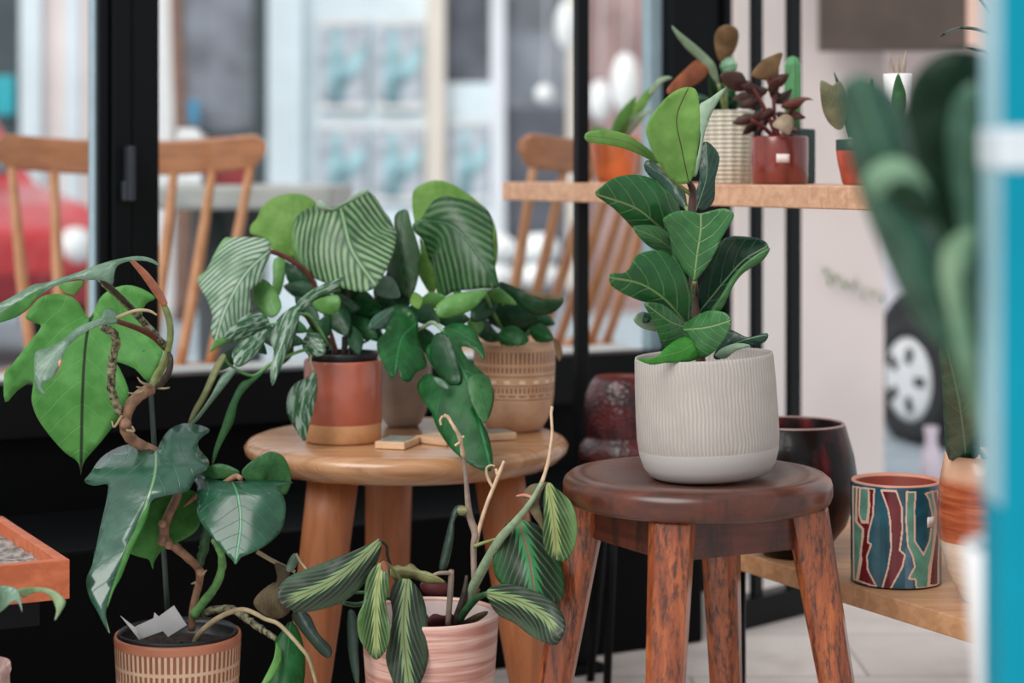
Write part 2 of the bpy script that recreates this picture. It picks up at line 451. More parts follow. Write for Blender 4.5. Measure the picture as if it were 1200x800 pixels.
M['jar'] = g.m

# ================================================================== the shop: floor, window wall, doorway
A0 = V(-.861, 3.3); U = V(.883, .469); N_ = V(-.469, .883)      # window wall: origin, along it, outwards
def W2(t, off): p = A0+U*t+N_*off; return (p.x, p.y)
def tpx(px, off=0):                                             # run along the wall seen at column px
    k = (px-600)/F; a = A0+N_*off
    return (k*a.y-a.x)/(U.x-k*U.y)
def wallbox(t0, t1, o0, o1, z0, z1): return quadprism(nb(), [W2(t0, o0), W2(t1, o0), W2(t1, o1), W2(t0, o1)], z0, z1)
SILL = .4913
fl = nb(); quadprism(fl, [(-2.6, -1.2), (3.2, -1.2), (3.2, 4.6), (1.05, 4.6), W2(1.5, .06), W2(-1.8, .06)], -.06, 0); struct('floor', fl, M['floor'])
st = nb(); quadprism(st, [(-9, 2.0), (9, 2.0), (9, 16), (-9, 16)], -.12, -.012); struct('trim_6', st, M['street'])
TR = tpx(857, -.02)
w = struct('wall_back', wallbox(-1.8, TR, 0, .06, 0, SILL-.05), M['black'])
struct('trim_1', wallbox(-1.8, TR, -.02, .05, SILL-.09, SILL-.0), M['black_frame'])
struct('trim_2', wallbox(-1.8, tpx(778), .052, .19, SILL-.05, SILL-.002), M['sill'])
pl = struct('trim_3', wallbox(-1.8, 1.178, -.354, -.001, 0, .27), M['black']); bevel_mod(pl, .006)
# window with its frame, panes and hinge
ZT = 2.5
wn = thing('window_1', None, None, (0, 0, 0)); wn['kind'] = 'structure'
def fr(t0, t1, o0=-.03, o1=.05, z0=SILL, z1=ZT, nm='window_frame', m=None):
    o = link(nm, wallbox(t0, t1, o0, o1, z0, z1), m or M['black_frame'], wn, False); bevel_mod(o, .004); return o
t0, t1 = tpx(118, -.03), tpx(188, -.03)
fr(t0, t0+(t1-t0)*.19, -.018); fr(t0+(t1-t0)*.20, t0+(t1-t0)*.52, -.03); fr(t0+(t1-t0)*.53, t1, -.026)
fr(tpx(109, 0), tpx(118, 0), .0, .03, nm='glazing_seal', m=M['greyedge'])
fr(tpx(780), tpx(834), -.03, .06); fr(tpx(836), tpx(859, -.045), -.045, .05)
fr(tpx(764), tpx(780), .01, .04, nm='glazing_seal', m=M['greyedge'])
TR = tpx(859, -.045); fr(-1.8, TR, -.03, .05, ZT, ZT+.3)
fr(-1.8, TR, -.012, .04, SILL-.002, SILL+.001)
hb = wallbox(tpx(149, -.05), tpx(157, -.05), -.062, -.03, zat(236, 3.36), zat(171, 3.36)); box(hb, (*W2(tpx(148.5, -.05), -.045), zat(224, 3.36)), (.012, .02, .035), math.radians(28))
link('hinge', hb, M['hinge'], wn, False); bevel_mod(bpy.data.objects['hinge'], .003)
gl = G('window_glass'); gl.nt.nodes.remove(gl.bsdf)
tr_ = gl.n('ShaderNodeBsdfTransparent'); tr_.inputs[0].default_value = (.97, .985, .98, 1); gs = gl.n('ShaderNodeBsdfGlossy'); gs.inputs['Roughness'].default_value = .02
fz = gl.n('ShaderNodeFresnel'); fz.inputs[0].default_value = 1.35; mx = gl.n('ShaderNodeMixShader')
ge = gl.n('ShaderNodeNewGeometry'); gl.nt.links.new(gl.math('MULTIPLY', fz.outputs[0], gl.math('SUBTRACT', 1.0, ge.outputs['Backfacing'])), mx.inputs[0]); gl.nt.links.new(tr_.outputs[0], mx.inputs[1]); gl.nt.links.new(gs.outputs[0], mx.inputs[2]); gl.nt.links.new(mx.outputs[0], gl.out.inputs[0])
for a, b in ((-1.8, t0), (t1, tpx(766))): link('pane', wallbox(a, b, .012, .018, SILL+.005, ZT), gl.m, wn, False)
# slim glazed door leaf beside the black post
DA, DB = V(.392, 3.60), V(.5735, 3.775); dd = (DB-DA).normalized(); dn = V(-dd.y, dd.x)
def dpt(px):
    k = (px-600)/F; s = (k*DA.y-DA.x)/(dd.x-k*dd.y); return s
def dbox(s0, s1, o0, o1, z0, z1):
    q = [DA+dd*s0+dn*o0, DA+dd*s1+dn*o0, DA+dd*s1+dn*o1, DA+dd*s0+dn*o1]; return quadprism(nb(), [(p.x, p.y) for p in q], z0, z1)
dr = thing('door_1', None, None, (0, 0, 0)); dr['kind'] = 'structure'
for a, b in ((dpt(884), dpt(894)), (dpt(926), dpt(939))): link('door_stile', dbox(a, b, 0, .012, 0, 2.5), M['black_frame'], dr, False)
link('door_rail', dbox(dpt(872), dpt(946), -.004, .035, 0, .055), M['black_frame'], dr, False)
link('pane', dbox(dpt(893), dpt(928), .004, .008, .055, 2.45), gl.m, dr, False)
link('pane', dbox(dpt(868), dpt(886), .004, .008, .055, 2.45), gl.m, dr, False)

# ================================================================== across the street
def at_facade(name, x0, x1, y0, y1, m, parent, dep=.12, Y=12.0, front=0, rz=0):
    X0, X1 = xat(x0, Y), xat(x1, Y); Z1, Z0 = zat(y0, Y), max(-.01, zat(y1, Y))
    o = link(name, boxbm(((X0+X1)/2, Y-front+dep/2, (Z0+Z1)/2), (X1-X0, dep, Z1-Z0)), m, parent, False); return o
bd = thing('shop_building', 'pale shopfront building across the street behind the window', 'building', (0, 12.3, 0))
def FB(*a, **k):
    o = at_facade(*a, bd, **k); o.location = -V(*bd.location); return o
bx_ = lambda nm, x0, x1, y0, y1, m, dep=.12, front=0: FB(nm, x0, x1, y0, y1, M[m], dep=dep, front=front)
bx_('wall', -900, 860, -900, 400, 'facade', .3, -.05)
bx_('pilaster', 28, 52, -700, 400, 'fac_blue', .12, .1); bx_('pilaster', 52, 80, -700, 400, 'fac_pink', .1, .05)
bx_('pilaster', 80, 96, -700, 400, 'fac_blue', .1, .07); bx_('pilaster', 96, 120, -700, 400, 'fac_pink', .1, .05)
bx_('door_panel', -60, 28, -260, 400, 'fac_dark', .06, .03)
f1 = bx_('window', 216, 300, -300, 330, 'fac_glass', .06, .02); 
bx_('window_frame', 298, 316, -300, 400, 'fac_dark', .1, .08); bx_('window_sill', 216, 300, 152, 400, 'fac_dark', .08, .05)
bx_('pilaster', 316, 356, -700, 400, 'fac_blue', .12, .1); bx_('pilaster', 186, 206, -700, 400, 'white', .12, .1)
bx_('window', 356, 500, -300, 400, 'poster', .06, .03)
bx_('pilaster', 500, 522, -700, 400, 'fac_cream', .12, .12)
bx_('window', 522, 575, -300, 97, 'fac_glass2', .06, .03); bx_('window', 522, 575, 97, 400, 'poster', .06, .03)
bx_('pilaster', 575, 592, -700, 400, 'facade', .12, .1)
bx_('door_panel', 592, 668, -300, 126, 'fac_glass', .06, .03); bx_('door_panel', 592, 668, 126, 400, 'fac_glass2', .06, .035)
bx_('pilaster', 664, 682, -700, 400, 'fac_cream', .12, .1)
bx_('window', 682, 765, -300, 400, 'fac_brown', .06, .03)
bx_('pilaster', 765, 900, -700, 400, 'fac_blue', .12, .1)
# posters in the far shop window
def poster(x0, x1, y0, y1, lab):
    Y = 11.93; c = P((x0+x1)/2, y1, Y); t = thing('poster', lab, 'poster', c, 'posters in the far shop window')
    w, h = (x1-x0)*Y/F, (y1-y0)*Y/F
    link('sheet', boxbm((0, .01, h/2), (w, .012, h)), M['poster_grey'], t, False)
    b = nb(); lathe(b, [(0, 0), (.16*w, .0), (.17*w, .5*h), (.08*w, .62*h), (.1*w, .8*h), (0, .82*h)], 20)
    for v in b.verts: v.co.y = v.co.y*.1-.004; v.co.x -= .12*w; v.co.z += .06*h
    link('bottle_picture', b, M['poster_teal'], t)
    b = nb(); lathe(b, [(0, -.3*h), (.13*w, -.1*h), (.14*w, .05*h), (0, .28*h)], 16)
    bmesh.ops.rotate(b, verts=b.verts, cent=(0, 0, 0), matrix=Matrix.Rotation(.5, 3, 'Y'))
    for v in b.verts: v.co.y = v.co.y*.1-.004; v.co.x += .26*w; v.co.z += .5*h
    link('leaf_picture', b, M['poster_teal'], t)
    for q in (0, 1): link('margin', boxbm((0, .004, h*(.03 if q else .97)), (w, .01, h*.07)), M['white'], t, False)
poster(372, 430, 22, 128, 'upper left of the pale teal posters in the far window')
poster(438, 496, 22, 128, 'upper right of the pale teal posters, beside the cream column')
poster(372, 430, 146, 236, 'lower left pale teal poster in the far window')
poster(438, 496, 146, 236, 'lower pale teal poster just left of the cream column')
poster(528, 572, 140, 236, 'pale teal poster right of the cream column, under the dark pane')
# slim trunk, blue sign, globe lamps and glare ovals
tt = thing('street_tree', 'slim brown tree trunk just right of the black window post', 'tree', P(212, 340, 11.2)*1)
tt.location.z = -.012
b = nb(); zz = tt.location; tube(b, [(0, 0, 0), (.02, 0, .7), (-.02, 0, 1.6), (-.05, 0, 3)], [.05, .045, .04, .035]); link('trunk', b, mat('bark', (140, 106, 92), .8, .2), tt)
b = nb(); tube(b, [(-.03, 0, 2), (.2, .05, 2.6), (.3, .1, 3.2)], [.025, .02, .01]); link('branch', b, bpy.data.materials['bark'], tt)
s_ = link('wall_sign', boxbm((0, 0, 0), (xat(233, 11.9)-xat(218, 11.9), .02, .14)), mat('blue_sign', (70, 150, 190), .4, .05), None, False); s_.location = P(225.5, 131, 11.9); bevel_mod(s_, .03, 3)
tag(s_, 'small blue sign on the far dark window', 'sign')
s_ = link('wall_sign', boxbm((0, 0, 0), (.13, .02, .24)), mat('turquoise_sign', (40, 176, 190), .4, .05), None, False); s_.location = P(5, 112, 11.9); bevel_mod(s_, .05, 3)
tag(s_, 'turquoise rounded sign on the far dark door, left picture edge', 'sign')
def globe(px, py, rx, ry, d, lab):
    t = thing('lamp_or_glare', lab, 'lamp', P(px, py, d), 'white lamps hanging across the street')
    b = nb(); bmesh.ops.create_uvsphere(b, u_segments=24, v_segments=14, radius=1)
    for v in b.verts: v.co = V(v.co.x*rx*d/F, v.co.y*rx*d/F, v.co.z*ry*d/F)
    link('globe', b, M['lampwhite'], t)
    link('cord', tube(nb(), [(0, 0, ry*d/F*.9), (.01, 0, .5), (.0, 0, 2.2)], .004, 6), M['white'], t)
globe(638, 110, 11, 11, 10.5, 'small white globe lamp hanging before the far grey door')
globe(733, 98, 17, 36, 10.5, 'tall white oval for glare in the window glass, above the orange pot')  # added oval body standing for a reflection in the glass
globe(703, 118, 13, 24, 10.6, 'white oval for glare in the window glass, just right of the thin black post')  # second added oval, part of the same glass glare
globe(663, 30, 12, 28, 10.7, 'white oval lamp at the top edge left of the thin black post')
def boulder(px, py, r, d, lab):
    b = nb(); bmesh.ops.create_uvsphere(b, u_segments=24, v_segments=16, radius=r)
    for v in b.verts:
        v.co.z *= .78
        if v.co.z < -r*.5: v.co.z = -r*.5
    o = link('white_stone', b, M['lampwhite'], None); p = P(px, py, d); o.location = p
    tag(o, lab, 'stone', 'white rounded stones outside'); return o
# stones heaped on a grey planter box outside
bw = thing('planter_box', 'low grey box outside the window holding white stones', 'planter', (xat(606, 7.6), 7.6, -.012))
link('body', boxbm((0, 0, .19), (.36, .4, .38)), mat('grey_box', (150, 158, 168), .7, .08), bw, False)
link('lid', boxbm((0, 0, .395), (.40, .44, .03)), M['fac_glass2'], bw, False)
zt = .395+.015-.012
for x_, k, lab in ((-.088, 0, 'lower left white rounded stone on the grey box'), (.088, 0, 'lower right white rounded stone on the grey box'),
                  (-.082, 1, 'upper left white rounded stone on the grey box'), (.086, 1, 'upper right white rounded stone on the grey box')):
    o = boulder(606, 300, .082, 7.6, lab); o.location = (xat(606, 7.6)+x_, 7.6, zt+.041+k*.1055)

# cars
def car(name, lab, loc, rz, paint, s=1.0):
    t = thing(name, lab, 'car', loc, rotz=rz); 
    prof = [(-1.9, .32), (-1.92, .62), (-1.85, .86), (-1.2, .93), (-.75, 1.36), (.35, 1.38), (.95, .95), (1.55, .84), (1.86, .7), (1.9, .42), (1.8, .3)]
    b = nb()
    lo = [b.verts.new((x*s, -.8*s, z*s)) for x, z in prof]; hi = [b.verts.new((x*s, .8*s, z*s)) for x, z in prof]; n = len(prof)
    for i in range(n): b.faces.new((lo[i], lo[(i+1) % n], hi[(i+1) % n], hi[i]))
    b.faces.new(lo[::-1]); b.faces.new(hi)
    o = link('body', b, paint, t, False); bevel_mod(o, .07*s, 3)
    for sgn in (-1, 1):
        b = nb(); q = [(-1.05, .97), (-.68, 1.3), (.3, 1.32), (.78, .97)]
        a = [b.verts.new((x*s, sgn*.79*s, z*s)) for x, z in q]; c = [b.verts.new((x*s, sgn*.815*s, z*s)) for x, z in q]
        b.faces.new(a); b.faces.new(c[::-1])
        for i in range(4): b.faces.new((a[i], a[(i+1) % 4], c[(i+1) % 4], c[i]))
        link('side_window', b, M['carglass'], t, False)
        for x in (-1.18, 1.2):
            b = nb(); lathe(b, [(0, 0), (.42, 0), (.42, .006), (0, .006)], 40); bmesh.ops.scale(b, vec=(s, s, s), verts=b.verts); bmesh.ops.rotate(b, verts=b.verts, cent=(0, 0, 0), matrix=Matrix.Rotation(-sgn*PI/2, 3, 'X'))
            o = link('wheel_arch', b, M['tyre'], t, False); o.location = (x*s, sgn*.80*s, .36*s)
            b = nb(); lathe(b, [(.0, -.1), (.22, -.1), (.31, -.085), (.33, -.04), (.33, .04), (.31, .085), (.22, .1), (.21, .07), (0, .07)], 36)
            bmesh.ops.scale(b, vec=(s, s, s), verts=b.verts); bmesh.ops.rotate(b, verts=b.verts, cent=(0, 0, 0), matrix=Matrix.Rotation(-sgn*PI/2, 3, 'X'))
            wo = link('wheel', b, M['tyre'], t); wo.location = (x*s, sgn*.77*s, .33*s)
            b = nb(); lathe(b, [(0, .0), (.215, .0), (.215, .02), (.17, .035), (0, .045)], 30)
            bmesh.ops.scale(b, vec=(s, s, s), verts=b.verts)
            h = link('hub_cap', b, M['white'], wo); h.rotation_euler = (-sgn*PI/2, 0, 0); h.location = (0, sgn*.072*s, 0)
            for k in range(5):
                a = 2*PI*k/5; b = boxbm((.13*math.cos(a)*s, .13*math.sin(a)*s, .036*s), (.075*s, .045*s, .022*s), a)
                h = link('hub_hole', b, M['tyre'], wo, False); h.rotation_euler = (-sgn*PI/2, 0, 0); h.location = (0, sgn*.076*s, 0)
    for nm, (xa, za), (xb, zb) in (('windshield', (.41, 1.345), (.89, .995)), ('rear_window', (-.81, 1.325), (-1.13, .985))):
        b = nb(); nx_, nz_ = (zb-za), -(xb-xa); q_ = math.hypot(nx_, nz_); sg_ = -1 if nm == 'windshield' else 1; nx_, nz_ = sg_*nx_/q_*.02, sg_*nz_/q_*.02
        box8 = [b.verts.new(((x+o*nx_)*s, y*s, (z+o*nz_)*s)) for o in (0, 1) for x, z in ((xa, za), (xb, zb)) for y in (-.66, .66)]
        for f_ in ((0, 1, 3, 2), (4, 6, 7, 5), (0, 4, 5, 1), (2, 3, 7, 6), (0, 2, 6, 4), (1, 5, 7, 3)): b.faces.new([box8[i_] for i_ in f_])
        link(nm, b, M['carglass'], t, False)
    for y in (-.55, .55):
        b = nb(); bmesh.ops.create_uvsphere(b, u_segments=16, v_segments=10, radius=.1*s); o = link('headlight', b, M['white'], t); o.location = (1.84*s, y*s, .62*s)
    link('bumper', boxbm((1.88*s, 0, .42*s), (.1*s, 1.5*s, .14*s)), mat(name+'_bumper', (150, 40, 46) if paint is M['red'] else (190, 188, 194), .4, .05), t, False)
    return t
car('parked_car', 'red car parked beyond the left window pane', (-3.3, 9.6, -.012), math.radians(-50), M['red'], .85)
car('parked_car', 'pale lilac car with white hub caps beyond the doorway at right', (1.465, 7.07, -.012), math.radians(-68), M['lilac'], .62)

# walls and ground seen through the doorway
struct('wall_right', boxbm(((xat(845, 5.2)+xat(1036, 5.2))/2, 5.26, 1.25), (xat(1036, 5.2)-xat(845, 5.2), .12, 2.52)), M['pale_plaster'])
struct('wall_far', boxbm((2.6, 8.6, 1.25), (3.4, .1, 2.52)), M['peach'])
struct('trim_4', boxbm((xat(1088, 5.6), 5.6, 1.06), (xat(1142, 5.6)-xat(1034, 5.6), .12, .28)), M['pale_plaster'])
sg = link('hanging_board', boxbm((0, 0, 0), (xat(1131, 5.1)-xat(960, 5.1), .04, .9)), M['brown_board'], None, False)
sg.location = (xat(1045.5, 5.1), 5.1, zat(60, 5.1)+.45); tag(sg, 'dark brown board high on the pale wall beyond the doorway', 'board')

# outdoor table and spindle chairs
ot = thing('outdoor_table', 'grey topped table outside behind the left chair', 'table', (xat(270, 5.2), 5.2, -.012))
tz = zat(217, 5.0)+.012
b = nb(); box(b, (0, 0, tz-.03), (xat(415, 5)-xat(140, 5), .62, .06)); o = link('table_top', b, M['grey_table'], ot, False); bevel_mod(o, .01)
link('column', tube(nb(), [(0, 0, .03), (0, 0, tz-.06)], .085, 20, 1), M['dark_leg'], ot)
b = nb(); lathe(b, [(0, 0), (.24, 0), (.24, .02), (.06, .04), (0, .04)], 32); link('base', b, M['dark_leg'], ot)

zt_ = tz-.012+.0008
for nm, lab, x0, x1, y0_, col, dy in (('paper_stack', 'white folded paper stack on the outdoor table behind the chair', 209, 238, 150, (236, 236, 238), 0), ('red_box', 'dark red box on the outdoor table behind the chair', 243, 290, 160, (150, 44, 52), .05)):
    X0, X1 = xat(x0, 5.1), xat(x1, 5.1); h = zat(y0_, 5.1)-zt_; t = thing(nm, lab, 'box' if 'red' in nm else 'paper', ((X0+X1)/2, 5.12+dy, zt_))
    m_ = mat(nm+'_card', col, .6, .05); o = link('body', boxbm((0, 0, h*.45), (X1-X0, .1, h*.9)), m_, t, False); bevel_mod(o, .004)
    b = nb(); quadprism(b, [((X0-X1)/2*.9, -.045), ((X1-X0)/2*.5, -.045), ((X1-X0)/2*.5, .045), ((X0-X1)/2*.9, .045)], h*.9, h); o = link('flap', b, m_, t, False)

def chair(lab, loc, rz, hw=.27, top=.915, lean=.07):
    t = thing('spindle_chair', lab, 'chair', loc, 'wooden spindle chairs outside', rz)
    b = nb(); ring = []                                  # saddle seat
    out = catmull([(-.2, .2), (-.22, 0), (-.2, -.18), (0, -.21), (.2, -.18), (.22, 0), (.2, .2), (0, .215)], 5, True)
    lo = [b.verts.new((x*.95, y*.95, .425)) for x, y in out]; mi = [b.verts.new((x, y, .445)) for x, y in out]; hi = [b.verts.new((x*.97, y*.97, .458)) for x, y in out]; n = len(out)
    for A, B in ((lo, mi), (mi, hi)):
        for i in range(n): b.faces.new((A[i], A[(i+1) % n], B[(i+1) % n], B[i]))
    b.faces.new(lo[::-1]); b.faces.new(hi); link('seat', b, M['chairwood'], t, False)
    for sx in (-1, 1):
        for sy in (-1, 1):
            link('leg', tube(nb(), [(.14*sx, .13*sy, .43), (.17*sx, .165*sy, .2), (.2*sx, .2*sy, 0)], [.014, .019, .013], 12, 3), M['chairwood'], t)
    for s in (-1, 1): link('stretcher', tube(nb(), [(.17*s, -.165, .2), (.17*s, .165, .2)], .010, 8, 1), M['chairwood'], t)
    link('stretcher', tube(nb(), [(-.17, 0, .2), (.17, 0, .2)], .010, 8, 1), M['chairwood'], t)
    # crest rail: curved in plan, rounded ends, dished upper edge
    b = nb(); cols = []; K = 24; H = .075
    for k in range(K+1):
        x = hw*(2*k/K-1); q = x/hw; y = .2+lean+.055*(1-q*q)
        e = max(0, 1-((abs(q)-.9)/.1)**2)**.5 if abs(q) > .9 else 1
        zc = top-.045+.018*q*q; h0 = H/2*(.45+.55*e)
        zt_, zb = zc+h0, zc-h0+(.0 if e == 1 else 0.012*(1-e))
        cols.append([b.verts.new((x, y-.011, zb)), b.verts.new((x, y+.011, zb)), b.verts.new((x, y+.011, zt_)), b.verts.new((x, y-.011, zt_))])
    for A, B in zip(cols, cols[1:]):
        for i in range(4): b.faces.new((A[i], A[(i+1) % 4], B[(i+1) % 4], B[i]))
    b.faces.new(cols[0][::-1]); b.faces.new(cols[-1]); o = link('crest_rail', b, M['railwood'], t, False); bevel_mod(o, .006, 2)
    for k in range(7):
        q = (k-3)/3; x1 = q*hw*.88; x0 = q*.185
        y1 = .2+lean+.055*(1-(q*.88)**2)
        link('spindle', tube(nb(), [(x0, .17, .45), ((x0+x1)/2, (.17+y1)/2, .64), (x1, y1, top-.075+.016*q*q)], [.011, .0125, .0095], 10, 4), M['chairwood'], t)
    return t
chair('wooden spindle chair outside, its back filling the left window panes', (xat(147, 4.15), 3.93, -.012), 0, .292, .934)
chair('wooden spindle chair outside, behind the thin black post', (-.03, 4.6, -.012), math.radians(-131), .255, .935, .085)
# ================================================================== round table
TX, TY, TZ = xat(477, 2.95), 2.95, .451
tb = thing('round_table', 'round pale wooden side table carrying three potted plants', 'table', (TX, TY, 0))
b = nb(); R_ = .243
lathe(b, [(0, TZ), (R_-.016, TZ), (R_-.006, TZ-.004), (R_, TZ-.012), (R_-.003, TZ-.022), (R_-.016, TZ-.034), (R_-.026, TZ-.040), (0, TZ-.040)], 96)
link('table_top', b, M['tabletop'], tb)
for az in (14.5, 134.5, 254.5):
    a = math.radians(az); dx, dy = -math.sin(a), math.cos(a)
    top, bot = .142, (.205 if az != 14.5 else .17)
    b = tube(nb(), [(dx*bot, dy*bot, 0), (dx*(top+bot)/2, dy*(top+bot)/2, .205), (dx*top, dy*top, TZ-.041)], [.026, .034, .0375], 28, 3)
    link('leg', b, M['tableleg'], tb)

# ================================================================== old stool
SX, SY, SZ = xat(817, 2.5), 2.5, .467
sl = thing('wooden_stool', 'dark worn wooden stool carrying the ribbed white planter', 'stool', (SX, SY, 0))
b = nb(); r = .171
lathe(b, [(0, SZ-.010), (.05, SZ-.0095), (.105, SZ-.005), (.138, SZ-.0005), (.150, SZ), (r-.009, SZ-.002), (r-.002, SZ-.008), (r, SZ-.014), (r, SZ-.026), (r-.003, SZ-.034), (r-.010, SZ-.038), (0, SZ-.038)], 96)
link('seat', b, M['stooltop'], sl)
LT = [V(-.042, -.125), V(.133, -.036), V(.040, .122), V(-.138, .040)]
sp = [1.27]*4
for p in LT:
    zt_ = SZ-.039; q = p.normalized(); foot = p*1.0+q*.075
    ang = math.atan2(p.y, p.x)
    b = nb(); rings = []
    for zz, c, h in ((0, foot, .0185), (.2, foot+(p-foot)*(.2/zt_), .0215), (zt_, p, .0265)):
        ring = []
        for k in range(8):                       # square leg with chamfered corners
            kx, ky = [(1, .55), (.55, 1), (-.55, 1), (-1, .55), (-1, -.55), (-.55, -1), (.55, -1), (1, -.55)][k]
            x, y = kx*h, ky*h; ring.append(b.verts.new((c.x+x*math.cos(ang)-y*math.sin(ang), c.y+x*math.sin(ang)+y*math.cos(ang), zz)))
        rings.append(ring)
    for A, B in zip(rings, rings[1:]):
        for k in range(8): b.faces.new((A[k], A[(k+1) % 8], B[(k+1) % 8], B[k]))
    b.faces.new(rings[0][::-1]); b.faces.new(rings[-1]); o = link('leg', b, M['stoolleg'], sl, False); bevel_mod(o, .003)
for i in range(4):
    a, c = LT[i]*.94, LT[(i+1) % 4]*.94; m = (a+c)/2; d = c-a
    b = nb(); box(b, (m.x, m.y, SZ-.039-.0255), (d.length-.012, .02, .051), math.atan2(d.y, d.x)); o = link('apron', b, M['stoolapron'], sl, False); bevel_mod(o, .002)

# ================================================================== shelf, bench and their posts
S0 = V(-.0185, 3.55); SD = V(.469, -.883); SN = V(.883, .469)     # front edge origin, direction towards the camera, depth
def S2(t, p): q = S0+SD*t+SN*p; return (q.x, q.y)
def spx(px, p):                                                   # distance along the shelf seen at column px
    k = (px-600)/F; o = S0+SN*p; t = (k*o.y-o.x)/(SD.x-k*SD.y); q = o+SD*t; return q
SHZ = .8295
sh = thing('plank_shelf', 'narrow pale wooden shelf at eye height behind the fiddle leaf plant', 'shelf', (*S2(0, 0), 0))
def rel(bm_, o):
    bmesh.ops.translate(bm_, verts=bm_.verts, vec=-V(*o.location)); return bm_
ob = link('board', rel(quadprism(nb(), [S2(0, 0), S2(1.42, 0), S2(1.42, .21), S2(0, .21)], SHZ-.0325, SHZ), sh), M['shelf'], sh, False); bevel_mod(ob, .002)
for t in (.285, 1.335):
    q = S2(t, .03) if t > 1 else spx(681, .02); b = nb(); box(b, (q[0], q[1], 1.25), (.021, .021, 2.5), math.atan2(SD.y, SD.x))
    b2 = box(b, (q[0], q[1], .008), (.06, .06, .016), math.atan2(SD.y, SD.x)); ob = link('post', rel(b, sh), M['black_frame'], sh, False); bevel_mod(ob, .002)
BZ = .290
bn = thing('low_bench', 'low wooden bench under the shelf holding the glazed pots', 'bench', (*S2(.62, 0), 0))
ob = link('board', rel(quadprism(nb(), [S2(.60, 0), S2(1.29, 0), S2(1.29, .48), S2(.60, .48)], BZ-.028, BZ), bn), M['bench'], bn, False); bevel_mod(ob, .002)
for t, p in ((.665, .06), (.66, .235), (1.285, .05), (1.27, .43)):
    q = S2(t, p); b = tube(nb(), [(q[0], q[1], 0), (q[0], q[1], BZ-.029)], .010, 12, 1); link('leg', rel(b, bn), M['black_frame'], bn)

# ------------------------------------------------------------------ pots
def pot(parent, prof, m, name='pot', seg=72, z=0, rfun=None):
    b = nb(); lathe(b, prof, seg, rfun); o = link(name, b, m, parent); o.location.z = z; return o
def vessel(rb, rm, rt, h, wall=.005, bulge=.5, foot=.008, depth=.03):
    """outer wall from foot to lip and back down inside"""
    return [(0, .002), (rb-foot*.6, 0), (rb, .004), (rb+(rm-rb)*.55, h*bulge*.35), (rm, h*bulge), (rm+(rt-rm)*.5, h*(bulge+1)/2), (rt, h-.003), (rt-wall*.3, h), (rt-wall*.8, h-.001), (rt-wall, h-.004), (rt-wall*1.1, h-depth), (0, h-depth)]
def soil(parent, r, z, name='soil'):
    b = nb(); K = 40; rings = [[b.verts.new((0, 0, z+.004))]]
    for i in range(1, 9):
        rr = r*i/8; rings.append([b.verts.new((rr*math.cos(2*PI*k/K), rr*math.sin(2*PI*k/K), z+random.uniform(-.003, .004)*(i < 8))) for k in range(K)])
    for k in range(K): b.faces.new((rings[0][0], rings[1][k], rings[1][(k+1) % K]))
    for A, B in zip(rings[1:], rings[2:]):
        for k in range(K): b.faces.new((A[k], B[k], B[(k+1) % K], A[(k+1) % K]))
    return link(name, b, M['soil'], parent)

# white planter and its fiddle leaf fig
fig = thing('fiddle_leaf_fig', 'fiddle leaf fig in a ribbed white planter on the dark stool', 'plant', (xat(832, 2.5), 2.5, SZ-.0085))
po = pot(fig, [(0, .001), (.070, .0), (.077, .004), (.084, .014), (.0885, .03), (.0905, .05), (.0905, .075), (.0895, .12), (.0882, .150), (.0872, .1535), (.0855, .1535), (.0845, .150), (.083, .128), (0, .128)], M['ribwhite'], seg=128)
po.rotation_euler = (0, math.radians(-3.0), 0); po.location = (0, 0, .0042)
soil(fig, .082, .130)
# philodendron pot
ph = thing('potted_philodendron', 'lobed climbing plant in a ribbed brown pot at left', 'plant', (xat(208.5, 2.65), 2.65, 0))
hA = .2268
po = pot(ph, [(0, .003), (.064, 0), (.070, .005), (.0785, .10), (.0845, hA-.012), (.0852, hA-.005), (.084, hA), (.0805, hA-.001), (.0795, hA-.006), (.078, .17), (0, .17)],
         ribmat('ribbed_brown', (214, 180, 150), (142, 84, 60), 66, .03, hA-.0135, (178, 112, 84), 0, .003, .35, ((hA-.041, hA-.036), (hA-.060, hA-.055), (hA-.09, hA-.085), (.06, .066))), seg=128)
pot(ph, [(.070, hA-.04), (.0775, hA-.006), (.0792, hA+.003), (.0782, hA+.004), (.076, hA-.004), (.072, hA-.03), (0, hA-.03)], M['nursery'], 'nursery_pot')
soil(ph, .0735, hA-.018)
# prayer plant pot
mr = thing('potted_prayer_plant', 'drooping prayer plant with red veined leaves in a pink banded pot', 'plant', (xat(504, 2.6), 2.6, 0))
hM = .2667
pot(mr, [(0, .003), (.066, 0), (.072, .005), (.080, .10), (.0885, .22), (.0915, hM-.003), (.0905, hM), (.0885, hM), (.0875, hM-.004), (.0862, .20), (.0862, .195), (0, .195)], M['pinkpot'], seg=96)
pot(mr, [(.0862, .215), (.0874, hM-.005)], M['pinkinside'], 'pot_lining')
soil(mr, .086, .232)
